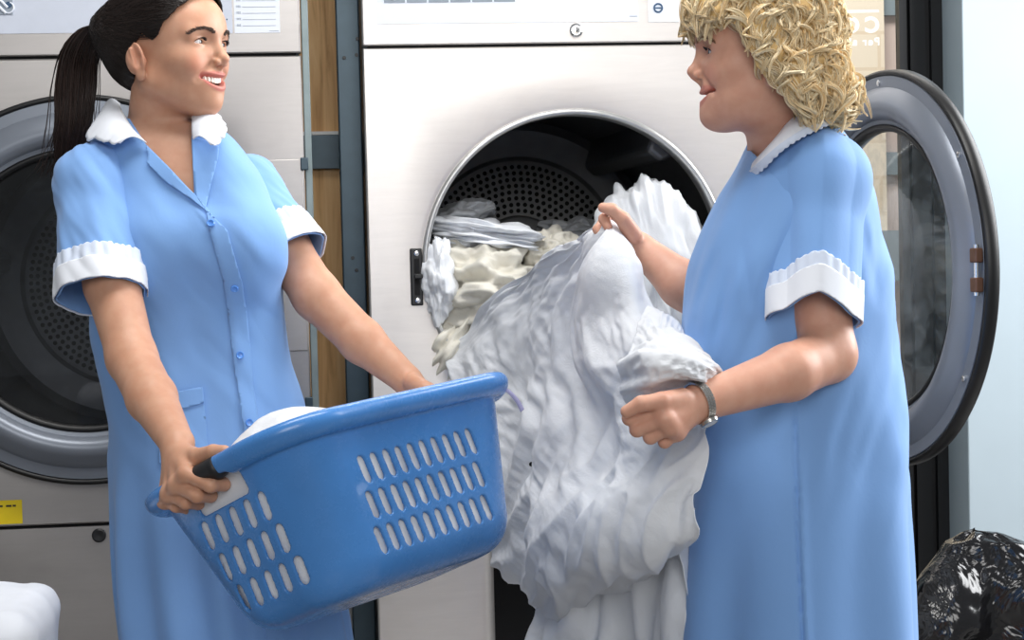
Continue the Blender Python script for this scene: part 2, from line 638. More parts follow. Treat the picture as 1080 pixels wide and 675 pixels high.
def door(parent, c, n, up, R, glassmat, free, inside=True):
    """round dryer door; n = normal towards the viewer side, free = direction of the latch edge"""
    c = np.asarray(c); s = R / .382
    d = empty('door', c - np.array(parent.location)); d.parent = parent
    f = MB(); P = [(.374, -.012), (.374, .006), (.371, .012), (.350, .014), (.346, .019), (.338, .024), (.325, .033), (.312, .037), (.300, .034), (.290, .025), (.287, .016), (.276, .014), (.268, .004), (.268, -.012), (.300, -.022), (.350, -.020)]
    f.rev([(a * s, b) for a, b in P], c, n, 128, True).build('door_frame', MT['door'], d, smooth='auto')
    g = MB(); g.rev([(.372 * s, -.010), (.372 * s, .010), (.377 * s, .014), (.383 * s, .010), (.384 * s, -.010), (.378 * s, -.016)], c, n, 128, True).build('outer_gasket', MT['rubber'], d)
    g = MB(); g.rev([(.264 * s, .0), (.266 * s, .012), (.272 * s, .018), (.279 * s, .016), (.279 * s, .002), (.270 * s, -.006)], c, n, 128, True).build('inner_gasket', MT['rubber'], d)
    g = MB(); g.rev([(.268 * s, .004), (.20 * s, .010), (.12 * s, .014), (.05 * s, .0155), (1e-4, .016)], c, n, 96)
    g.build('glass', glassmat, d)
    side = free / np.linalg.norm(free)
    up = np.array([0, 0, 1.])
    if not inside: return d
    for a in (35, -33, 90, -90, 145, -145):
        q = c + (side * math.cos(math.radians(a)) + up * math.sin(math.radians(a))) * .359 * s + n * .0135
        screw(d, q, n)
    # latch
    q = c + side * .362 * s + n * .013
    for dz in (-.026, .026):
        b = MB()
        pts = []
        for sx in (-.011, .011):
            for sn_ in (0, .016):
                for sz in (-.013, .013): pts.append(q + side * sx + n * sn_ + up * (dz + sz))
        b.add(pts, [(0, 1, 3, 2), (4, 6, 7, 5), (0, 4, 5, 1), (2, 3, 7, 6), (0, 2, 6, 4), (1, 5, 7, 3)])
        b.build('latch', MT['brown'], d, smooth=False, bevel=.003)
    b = MB(); b.tube([q + n * .008 - up * .045, q + n * .008 + up * .045], .005, 12)
    b.build('latch_pin', MT['chrome'], d, smooth='auto')
    return d


def dryer(label, x0, x1, ztop, zseam, zlow, hole, rh, steel, open_door, lower_x1=None):
    D = empty('tumble_dryer', ((x0 + x1) / 2, Y0 + .5, 0), label, 'dryer', 'row of tumble dryers')
    Yb = Y0 + 1.12
    b = MB()
    t = .02
    b.box((x0 + .004, Y0 + .03, .0), (x0 + t, Yb, ztop - .005)); b.box((x1 - t, Y0 + .03, 0), (x1 - .004, Yb, ztop - .005))
    b.box((x0 + .004, Yb - t, 0), (x1 - .004, Yb, ztop - .005)); b.box((x0 + .004, Y0 + .03, ztop - t), (x1 - .004, Yb, ztop - .004))
    b.box((x0 + .004, Y0 + .05, .0), (x1 - .004, Yb, .06))
    b.box((x0 + t, Y0 + .09, zseam - .02), (x1 - t, Yb - t, zseam + .02))
    b.build('cabinet', MT['steel_dark'], D, smooth=False)
    for zg in (zseam, zlow):
        b = MB(); b.box((x0 + .01, Y0 + .012, zg - .02), (x1 - .01, Y0 + .03, zg + .02)); b.build('seam_gap', MT['gap'], D, smooth=False)
    b = MB(); b.box((x0, Y0, zseam + .003), (x1, Y0 + .04, ztop))
    cp = b.build('control_panel', steel, D, smooth='auto', bevel=.003)
    fp = holed_panel('front_panel', steel, D, x0, x1, zlow + .003, zseam - .003, Y0, .04, hole, rh)
    lx1 = lower_x1 or x1
    b = MB()
    # kick panel with a rolled right edge
    pr = [(x0, Y0 + .04), (x0, Y0 + .003), (x0 + .003, Y0), (lx1 - .03, Y0)] + [(lx1 - .03 + .03 * math.sin(a), Y0 + .03 - .03 * math.cos(a)) for a in np.linspace(.2, math.pi / 2, 7)] + [(lx1, Y0 + .2 if lower_x1 else Y0 + .04)]
    v = [(x, y, z) for z in (.05, zlow - .003) for x, y in pr]
    k = len(pr)
    fs = [(i, i + 1, k + i + 1, k + i) for i in range(k - 1)] + [tuple(range(k, 2 * k)), tuple(range(k - 1, -1, -1))]
    b.add(v, fs).build('kick_panel', steel, D, smooth='auto')
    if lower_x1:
        b = MB(); b.box((lx1 - .01, Y0 + .19, .06), (x1 - .02, Y0 + .21, zlow - .03)); b.build('lower_recess', MT['gap'], D, smooth=False)  # near-black panel set back beside the kick panel
    # drum
    cx, cz = hole; R = .365
    dr = MB(); dr.rev([(rh + .004, Y0 + .055), (rh + .006, Y0 + .075), (R, Y0 + .08), (R, Y0 + 1.02)], (cx, 0, cz), (0, 1, 0), 96)
    dm = dr.build('drum', MT['drum'], D, smooth='auto')
    tr = MB(); tr.rev([(rh - .004, .0), (rh - .001, -.006), (rh + .008, -.004), (rh + .010, .004), (rh + .002, .05), (rh - .004, .05)], (cx, Y0, cz), (0, 1, 0), 128, True)
    tr.build('opening_trim', MT['trim'], D)
    for a in (50, 170, 290):
        a = math.radians(a); u = V(math.cos(a), 0, math.sin(a)); w = V(-math.sin(a), 0, math.cos(a))
        pts = []
        for y in (Y0 + .10, Y0 + 1.0):
            for sw, sr in ((-.05, R), (-.02, R - .07), (.02, R - .07), (.05, R)):
                pts.append(V(cx, y, cz) + u * sr + w * sw)
        MB().add(pts, [(0, 1, 5, 4), (1, 2, 6, 5), (2, 3, 7, 6), (0, 3, 2, 1), (4, 5, 6, 7)]).build('drum_rib', MT['drum'], dm, smooth=False, bevel=.012)
    bk = MB(); yb = Y0 + 1.02
    bk.rev([(1e-4, -.03), (.09, -.03), (.112, -.022), (.118, .0), (.262, .0), (.272, -.012), (.34, -.016), (R, .0)], (cx, yb, cz), (0, 1, 0), 96)
    bo = bk.build('drum_end_plate', MT['drum_back'], D, smooth='auto')
    h = MB()
    for q, r in enumerate(np.arange(.130, .258, .0165)):
        n = int(round(TAU * r / .0185))
        for i in range(n):
            a = (i + .5 * (q % 2)) / n * TAU
            th = np.arange(10) / 10 * TAU
            c = V(cx + r * math.cos(a), yb - .0015, cz + r * math.sin(a))
            h.add([c + V(.0058 * math.cos(t_), 0, .0058 * math.sin(t_)) for t_ in th], [tuple(range(10))])
    tag(h.build('perforation', MT['hole'], bo, smooth=False), kind='stuff')
    return D


def build_room():
    # ---- dryers
    zl = zat(555, Y0, 60)
    hc = PY(608, 278, Y0)
    xl, xr = xat(389.5, Y0), xat(866, Y0)
    ztop = 2.05
    Dc = dryer('stainless tumble dryer standing open with white linen spilling from its drum', xl, xr, ztop, zat(47.5, Y0, 550), zl, (hc[0], hc[2]), 160 * hc[1] / FPX * 1.0, MT['steel_lit'], True, lower_x1=xat(523, Y0, 640))
    hr_, hf_ = V(math.cos(YAW), -math.sin(YAW), 0), V(math.sin(YAW), math.cos(YAW), 0)
    free = .29 * hr_ - .957 * hf_; nrm = -.957 * hr_ - .29 * hf_
    cdoor = PD(937, 283, 3.69)
    dd = door(Dc, cdoor, nrm, None, .382, MT['doorglass'], free)
    hz = cdoor - free * .39
    b = MB(); b.box((xr - .10, Y0 - .02, hz[2] - .09), (xr - .02, Y0 + .002, hz[2] + .09))
    b.tube([(hz[0], hz[1], hz[2] - .08), (hz[0], hz[1], hz[2] + .08)], .014, 12)
    b.tube([(hz[0], hz[1], hz[2]), (xr - .05, Y0 - .01, hz[2])], .012, 10)
    b.build('hinge', MT['chrome'], Dc, smooth='auto')
    # latch strike beside the opening
    p0, p1 = PY(432, 262, Y0), PY(447, 322, Y0)
    b = MB(); b.box((p0[0], Y0 - .006, p1[2]), (p1[0] - .001, Y0 + .002, p0[2]))
    st = b.build('latch_strike', MT['black'], Dc, smooth='auto', bevel=.003)
    w = p1[0] - p0[0]; hh = p0[2] - p1[2]
    b = MB()
    for za, zb in ((.18, .46), (.56, .82)): b.box((p0[0] + w * .3, Y0 - .0075, p1[2] + hh * za), (p0[0] + w * .72, Y0 - .004, p1[2] + hh * zb))
    b.build('slot', MT['gap'], st, smooth=False)
    b = MB(); b.box((p0[0] + w * .28, Y0 - .016, p1[2] + hh * .47), (p0[0] + w * .95, Y0 - .004, p1[2] + hh * .55)); b.build('catch', MT['black'], st, smooth='auto', bevel=.002)
    for q in (.09, .91): screw(st, V(p0[0] + w * .52, Y0 - .006, p1[2] + hh * q), V(0, -1, 0), .0055)
    # lock on the control panel
    lk = PY(607.5, 32, Y0)
    b = MB(); b.rev([(.0145, 0), (.0145, .004), (.011, .007), (.010, .004), (.008, .004), (.0075, .008), (1e-4, .0085)], lk, (0, -1, 0), 32)
    lo = b.build('lock', MT['chrome'], Dc, smooth='auto')
    b = MB(); b.box((lk[0] - .0012, lk[1] - .0095, lk[2] - .005), (lk[0] + .0012, lk[1] - .006, lk[2] + .005)); b.build('keyhole', MT['gap'], lo, smooth=False)
    # label strips with their pictograms
    a, c = PY(397, 0, Y0), PY(673, 20.5, Y0)
    ls = card('label_strip', MT['card'], Dc, a[0], c[0], c[2] - .004, c[2] + .17, Y0)
    zs = zat(2.5, Y0, 470)
    b = MB(); xs_ = [xat(q, Y0, 2) for q in (405, 427, 429, 450, 452, 473, 475, 496, 498, 519, 521, 543)]
    for i in range(0, 12, 2): b.box((xs_[i], Y0 - .0025, zs), (xs_[i + 1], Y0 - .001, zs + .044))
    pic = b.build('pictogram_tiles', MT['inkgrey'], ls, smooth=False)
    for i in range(6):
        b = MB()
        cx = (xs_[2 * i] + xs_[2 * i + 1]) / 2; w = .012; cz = zs + .020
        if i % 3 == 0: b.rev([(.010, 0), (.015, 0), (.015, .001), (.010, .001)], (cx, Y0 - .0026, cz), (0, -1, 0), 24, True)
        elif i % 3 == 1: b.tube([(cx - .012, Y0 - .003, cz - .012), (cx, Y0 - .003, cz + .012), (cx + .012, Y0 - .003, cz - .012)], .0022, 6)
        else:
            for k in (-1, 0, 1): b.tube([(cx + k * .009, Y0 - .003, cz - .013), (cx + k * .009, Y0 - .003, cz + .013)], .002, 6)
        b.build('pictogram', MT['card'], ls, smooth=False)
    b = MB(); q0, q1 = PY(664, 17.5, Y0), PY(672, 17, Y0); b.box((q0[0], Y0 - .0022, q0[2]), (q1[0], Y0 - .001, q0[2] + .0016)); b.build('fine_print', MT['inkline'], ls, smooth=False)
    a, c = PY(683.5, 0, Y0), PY(716, 23, Y0)
    ca = card('instruction_card', MT['card'], Dc, a[0], c[0], c[2], c[2] + .18, Y0)
    q = PY(694, 8.5, Y0)
    b = MB(); b.rev([(.0068, 0), (.0104, 0), (.0104, .001), (.0068, .001)], q - V(0, .0015, 0), (0, -1, 0), 32, True)
    b.box((q[0] - .008, q[1] - .0026, q[2] - .0014), (q[0] + .008, q[1] - .0015, q[2] + .0014)); b.build('round_symbol', MT['inkblue'], ca, smooth=False)

    # ---- left dryer
    hl = PY(90, 306, Y0)
    xr2 = xat(324.5, Y0)
    Dl = dryer('grey stainless tumble dryer with its round door shut, at the left edge', xr2 - 1.05, xr2, ztop, zat(59, Y0, 160), zl, (hl[0], hl[2]), .31, MT['steel_dim'], False)
    door(Dl, PY(90, 306, Y0 - .045), V(0, -1, 0), None, .394, MT['doorglass_dark'], V(1, 0, 0), False)
    a, c = PY(-60, 0, Y0), PY(106, 34.5, Y0)
    ls = card('label_strip', MT['cardgrey'], Dl, a[0], c[0] + .08, c[2], c[2] + .18, Y0)
    a, c = PY(-14, 0, Y0), PY(13.8, 15.5, Y0)
    sg = card('pictogram_tile', MT['inkgrey'], ls, a[0], c[0], c[2], c[2] + .056, Y0 - .0015)
    b = MB(); q = PY(9, 5, Y0 - .0035)
    b.disc(q, (0, -1, 0), .0065, .0006, 20); b.build('dark_spot', MT['inkblue'], sg, smooth=False)
    b = MB()
    for s_ in (0, 1):
        p0, p1 = PY(-2, -2 + 8 * s_, Y0 - .0035), PY(8 - 2 * s_, 8 + 6 * s_, Y0 - .0035); b.tube([p0, p1], .0028, 6)
    th = np.linspace(-2.2, 1.2, 14); q = PY(8.5, 8, Y0 - .0035)
    b.tube([q + V(.011 * math.cos(t), 0, .011 * math.sin(t)) for t in th], .0016, 6); b.build('white_swirl', MT['card'], sg, smooth=False)
    a, c = PY(226, 0, Y0), PY(245.5, 35, Y0)
    cd = card('instruction_card', MT['cardgrey'], Dl, a[0], c[0], c[2], c[2] + .18, Y0)
    b = MB(); b.disc(PY(234.5, 20.5, Y0 - .0015), (0, -1, 0), .005, .0006, 20); b.disc(PY(239.3, 20.5, Y0 - .0015), (0, -1, 0), .0014, .0006, 10); b.build('blue_symbol', MT['inkblue'], cd, smooth=False)
    a, c = PY(246.5, 0, Y0), PY(295.5, 34.5, Y0)
    cd = card('price_card', MT['card'], Dl, a[0], c[0], c[2], c[2] + .18, Y0)
    b = MB(); b2 = MB()
    for k in range(9):
        z = c[2] + .0145 + k * .0128
        b.box((a[0] + .017, Y0 - .0022, z), (c[0] - .008, Y0 - .001, z + .0008))
        for j in range(3):
            b2.box((a[0] + .005 + j * .003, Y0 - .0022, z), (a[0] + .0072 + j * .003, Y0 - .001, z + .0012)); b2.box((a[0] + .005 + j * .003, Y0 - .0022, z + .0025), (a[0] + .0072 + j * .003, Y0 - .001, z + .0037))
    b.box((c[0] - .022, Y0 - .0022, c[2] + .0035), (c[0] - .003, Y0 - .001, c[2] + .0045))
    b.build('ruled_lines', MT['inkline'], cd, smooth=False); b2.build('row_marks', MT['inkgrey'], cd, smooth=False)
    # small hinges and service flap on the right of the left dryer
    zt, zb_ = zat(168, Y0, 310), zat(370, Y0, 320)
    x0f = xat(262, Y0)
    b = MB(); b.box((x0f, Y0 - .004, zb_), (xr2 - .003, Y0 + .001, zt)); b.build('service_flap', MT['steel_dim'], Dl, smooth='auto', bevel=.002)
    for py in (173, 425):
        p = PY(321 if py < 300 else 326, py, Y0)
        b = MB(); b.box((p[0] - .008, Y0 - .012, p[2] - .013), (p[0] + .008, Y0 + .0, p[2] + .013)); b.build('flap_hinge', MT['steel_dark'], Dl, smooth='auto', bevel=.002)
    a, c = PY(-30, 529, Y0), PY(24, 552, Y0)
    ys = card('warning_sticker', MT['yellow'], Dl, a[0], c[0], c[2], a[2], Y0)
    b = MB()
    for (u0, u1, v) in ((.1, .56, .72), (.62, .72, .72), (.74, .80, .72), (.1, .5, .45)):
        b.box((a[0] + (c[0] - a[0]) * u0 * 1.1, Y0 - .0022, c[2] + (a[2] - c[2]) * v), (a[0] + (c[0] - a[0]) * u1 * 1.1, Y0 - .001, c[2] + (a[2] - c[2]) * v + .004))
    b.build('small_print', MT['ink'], ys, smooth=False)
    lk = PY(104.5, 564.5, Y0)
    b = MB(); b.rev([(.0145, 0), (.0145, .004), (.011, .006), (.0, .005)], lk, (0, -1, 0), 28); b.build('panel_lock', MT['black'], Dl, smooth='auto')

    # ---- what closes the gap between the two dryers
    Yg = Y0 + .12
    b = MB(); b.box((xr2 + .002, Y0 + .015, 0), (xat(333, Y0 + .015), Y0 + .05, ztop))
    tag(b.build('filler_strip', MT['steel_strip'], None, smooth='auto', bevel=.002), 'narrow grey steel filler strip along the right side of the shut dryer', 'filler strip')
    x0, x1 = xat(357 + 5, Yg), xl - .002
    pr = empty('steel_post', ((x0 + x1) / 2, Yg, 0), 'dark teal steel post between the wooden board and the open dryer', 'post')
    b = MB(); b.box((x0, Yg, 0), (x1, Yg + .05, ztop)); b.build('post_body', MT['steel_dark'], pr, smooth='auto', bevel=.003)
    for px, py in ((363, 61), (376, 58), (377, 41), (372, 272), (376, 285)): screw(pr, PY(px, py, Yg), V(0, -1, 0), .004, mat='black')
    Yw = Y0 + .35
    w0, w1 = xat(322, Yw), xat(372, Yw)
    wd = empty('wooden_board', ((w0 + w1) / 2, Yw, 0), 'tall brown wooden board standing in the gap between the dryers', 'board')
    b = MB(); b.box((w0, Yw, 0), (w1, Yw + .04, ztop)); b.build('plank', MT['wood'], wd, smooth=False)
    b = MB(); b.box((w0, Yw - .02, zat(178, Yw, 345)), (w1, Yw, zat(143, Yw, 345))); b.build('dark_bracket', MT['steel_dark'], wd, smooth=False)
    b = MB(); b.box((w0, Yw - .02, zat(142.6, Yw, 345)), (w1, Yw, zat(139, Yw, 345))); b.build('white_rail', MT['whitepaint'], wd, smooth=False)
    b = MB(); b.box((w0, Yw - .03, .0), (w1, Yw - .001, zat(625, Yw, 368))); b.build('white_foot', MT['whitepaint'], wd, smooth=False)

    # ---- shell
    S = lambda o: tag(o, kind='structure')
    b = MB(); b.box((-2.6, -1.5, -.05), (2.6, 12., 0)); S(b.build('floor', MT['floor'], None, smooth=False))
    Yf = 5.28; Yr = 5.12
    fx0, fx1 = xat(949, Yf, 60), xat(995.5, Yf, 60)
    Wr0 = xat(1015, Yr, 60)
    b = MB(); b.box((Wr0, Yr, 0), (2.6, Yr + .3, 3.2)); S(b.build('wall_right', MT['wall'], None, smooth='auto', bevel=.004))
    b = MB(); b.box((fx1, Yr + .012, 0), (Wr0 + .001, Yr + .3, 3.2)); S(b.build('trim_1', MT['jamb'], None, smooth=False))
    # shop window: black frame with stepped profile, sill wall, pane
    wx0 = xat(870, Yf) - .35
    win = empty('window_1', ((wx0 + fx1) / 2, Yf, 0)); S(win)
    b = MB(); w = fx1 - fx0
    for a0, a1, d0 in ((0, .16, .0), (.16, .26, .03), (.26, .60, .006), (.60, .72, .02), (.72, 1.0, .0)):
        b.box((fx0 + w * a0, Yf + d0, 0), (fx0 + w * a1 + .0005, Yf + .035, 3.2))
    b.box((wx0, Yf, 3.0), (fx0, Yf + .08, 3.2)); b.box((wx0, Yf, 0), (fx0, Yf + .08, .12)); b.box((wx0, Yf, 0), (wx0 + .06, Yf + .08, 3.2))
    zb1, zb2 = zat(296, Yf, 940), zat(243, Yf, 940)
    b.build('window_frame', MT['frame'], win, smooth=False)
    b = MB(); b.box((wx0 + .06, Yf + .024, .12), (fx0, Yf + .030, 3.0)); b.build('pane', MT['pane'], win, smooth=False)
    b = MB(); b.box((-2.6, Yf, 0), (wx0, Yf + .3, 3.2)); S(b.build('wall_back', MT['backwall'], None, smooth=False))
    # lettering on the pane, seen from behind
    def text(body, size, px, py, name, bold):
        cu = bpy.data.curves.new(name, 'FONT'); cu.body = body; cu.size = size; cu.extrude = .0006; cu.space_character = 1.55 if bold else 1.25
        cu.offset = .0022 if bold else .0006
        to = bpy.data.objects.new('tmp', cu); COL.objects.link(to)
        dg = bpy.context.evaluated_depsgraph_get(); me = bpy.data.meshes.new_from_object(to.evaluated_get(dg))
        vs = np.array([v.co[:] for v in me.vertices]); fs = [list(p.vertices)[::-1] for p in me.polygons]
        bpy.data.objects.remove(to)
        p = PY(px, py, Yf + .021)
        w_ = np.stack([p[0] - vs[:, 0], p[1] - vs[:, 2], p[2] + vs[:, 1]], 1)
        return mesh_obj(name, w_, fs, MT['decal'], win, smooth=False)
    text('CO', .060, 927.5, 33.5, 'lettering', True); text('Per al', .031, 928, 47.5, 'lettering', False)
    a, c = PY(880, 11, Yf + .021), PY(927, 13, Yf + .021)
    b = MB(); b.box((a[0], a[1] - .001, c[2]), (c[0], a[1], a[2])); b.build('lettering_rule', MT['decal'], win, smooth=False)
    # ---- street outside
    Ye = 8.2
    ex = empty('building', (1.6, Ye + .5, 0), 'sunlit beige building across the street, seen through the shop window', 'building')
    xm = xat(933, Ye, 60)
    b = MB(); b.box((-1.0, Ye, 0), (xm, Ye + 1, 6)); b.build('beige_wall', MT['facade'], ex, smooth=False)
    b = MB(); b.box((xm, Ye + .06, 0), (xm + 3, Ye + 1, 6)); b.build('pink_pier', MT['facade_pier'], ex, smooth=False)
    for (ya, yb) in ((160, 184), (-40, 15)):
        b = MB(); b.box((xm - .0, Ye + .03, zat(yb, Ye, 945)), (xm + 2, Ye + .10, zat(ya, Ye, 945))); b.build('grey_window', MT['facade_grey'], ex, smooth=False)
    b = MB(); b.box((-.8, Ye - .05, zat(296, Ye, 940)), (xm + 2.5, Ye - .001, zat(243, Ye, 940))); b.build('grey_band', MT['facade_grey'], ex, smooth=False)
    b = MB(); b.box((-.8, Ye - .05, zat(395, Ye, 940)), (xm + 2.5, Ye - .001, zat(380, Ye, 940))); b.build('grey_ledge', MT['facade_grey'], ex, smooth=False)


def area(name, loc, to, size, power, col=(1, 1, 1), sy=None):
    from mathutils import Vector
    l = bpy.data.lights.new(name, 'AREA'); l.energy = power; l.color = col; l.shape = 'RECTANGLE' if sy else 'SQUARE'; l.size = size
    if sy: l.size_y = sy
    o = bpy.data.objects.new(name, l); COL.objects.link(o); o.location = loc
    o.rotation_euler = (Vector(to) - Vector(loc)).to_track_quat('-Z', 'Y').to_euler()
    return o


def lights():
    w = bpy.data.worlds.new('room light'); bpy.context.scene.world = w; w.use_nodes = True
    bg = w.node_tree.nodes['Background']; bg.inputs[0].default_value = (.93, .96, 1, 1); bg.inputs[1].default_value = .27
    # daylight from the right, added soft fill behind the camera, ceiling lamps above the women
    area('daylight_right', (3.1, 3.5, 2.35), (.1, 3.0, 1.25), 2.0, 165, (.97, .985, 1), 2.0)
    area('front_fill', (.3, -1.7, 2.5), (.2, 3.3, 1.1), 2.4, 70, (1, .99, .97), 1.6)
    area('ceiling_lamp', (.2, 2.6, 3.1), (.2, 2.9, 0), 1.8, 48, (1, .985, .96), .8)
    area('street_daylight', (1.5, 6.4, 4.6), (1.5, 8.2, 1.6), 3.0, 175, (1, .98, .94), 1.0)
    sc = bpy.context.scene
    sc.view_settings.view_transform = 'Standard'; sc.view_settings.look = 'None'; sc.view_settings.gamma = 1; sc.view_settings.exposure = 0.04
    sc.view_settings.use_curve_mapping = False
# ================================================================== the two women
def people_mats():
    def skin(name):
        m = M(name)
        at = m.node('ShaderNodeAttribute', attribute_name='Col')
        v = m.noise(m.coords(), 45, 4)
        mx = m.node('ShaderNodeMix', {0: .10, 6: at.outputs['Color'], 7: m.ramp(v, [(.35, '#b56a4c'), (.65, '#f3c9ae')])}, data_type='RGBA')
        m.color(mx.outputs[2])
        m.set(Roughness=.48, Subsurface_Weight=.12, Subsurface_Scale=.012, Subsurface_Radius=(1, .35, .2), Specular_IOR_Level=.4)
        m.bump(m.noise(m.coords(), 320, 2), .05, .0008)
        return m.m
    MT['skin'] = skin('skin')

    def cloth(name, col, weave=900, rough=.75, wr=.10):
        m = M(name)
        c = m.coords()
        b = np.array(lin(col))
        v = m.noise(c, 6, 3)
        m.color(m.ramp(v, [(.3, list(b * .96)), (.7, list(np.minimum(b * 1.04, 1)))]))
        m.set(Roughness=rough, Sheen_Weight=.15, Specular_IOR_Level=.25)
        b1 = m.bump(m.noise(m.coords((1, 1, .5)), 26, 4, .6, .6), wr, .006)
        m.bump(m.noise(c, weave, 1), .05, .0005, b1)
        return m.m
    MT['dress'] = cloth('blue uniform cotton', '#7ba5dc')
    MT['white'] = cloth('white trim cotton', '#e3e7ef', wr=.05)
    MT['lace'] = cloth('white eyelet lace', '#d2dcee', wr=.05)
    MT['button'] = plain('blue button', '#5f98e6', .25)

    def hair(name, c0, c1, c2, rough):
        m = M(name)
        at = m.node('ShaderNodeAttribute', attribute_name='Col')
        m.color(m.node('ShaderNodeMix', {0: 1., 6: (1, 1, 1, 1), 7: at.outputs['Color']}, data_type='RGBA', blend_type='MULTIPLY').outputs[2])
        m.set(Roughness=rough, Specular_IOR_Level=.3 if 'dark' in name else .12)
        return m.m
    MT['hair'] = hair('hair', 0, 0, 0, .42)
    MT['hair_dark'] = hair('dark hair', 0, 0, 0, .36)
    MT['eye'] = M('eye'); m = MT['eye']; at = m.node('ShaderNodeAttribute', attribute_name='Col'); m.color(at.outputs['Color']).set(Roughness=.12); MT['eye'] = m.m
    MT['teeth'] = plain('teeth', '#f4efe4', .25, 0, .02)
    MT['mouth'] = plain('mouth interior', '#3a1214', .6)
    MT['brow'] = plain('dark brow hair', '#4a3428', .7)
    MT['brow_fair'] = plain('fair brow hair', '#8a6a4c', .7)
    MT['lash'] = plain('eyelashes', '#1b1413', .6)
    MT['shoe'] = plain('white work shoe', '#d9d9d6', .5)
    MT['watchsteel'] = plain('watch steel', (.55, .53, .50), .25, 1.)
    MT['watchface'] = plain('watch face', '#d8d6cf', .3)


people_mats()


class Head:
    """head frame: x forward, y to the person's left, z up; metres for an average woman"""
    def __init__(s, f, up, eye_px, d, side, scale=1.0):
        f = f / np.linalg.norm(f); up = up - f * (up @ f); up /= np.linalg.norm(up)
        s.f, s.u, s.l = f, up, np.cross(up, f)
        s.R = np.stack([s.f, s.l, s.u], 1)       # local -> world
        s.k = scale
        e = V(.082, .031 * side, .018)
        s.O = PD(eye_px[0], eye_px[1], d) - s.R @ e * s.k

    def w(s, *p):
        p = np.asarray(p if len(p) > 1 else p[0], float)
        return s.O + (p @ s.R.T) * s.k

    def loc(s, p):
        return ((np.asarray(p) - s.O) @ s.R) / s.k


def bent(c, r, bend_u, bend_f):
    c = np.asarray(c); r = np.asarray(r)

    def fn(q):
        q = q.copy(); y2 = q[:, 1] ** 2
        q[:, 2] -= bend_u * y2; q[:, 0] += bend_f * y2
        e = q - c
        k0 = np.linalg.norm(e / r, axis=1); k1 = np.linalg.norm(e / r ** 2, axis=1) + 1e-9
        return k0 * (k0 - 1) / k1
    return fn


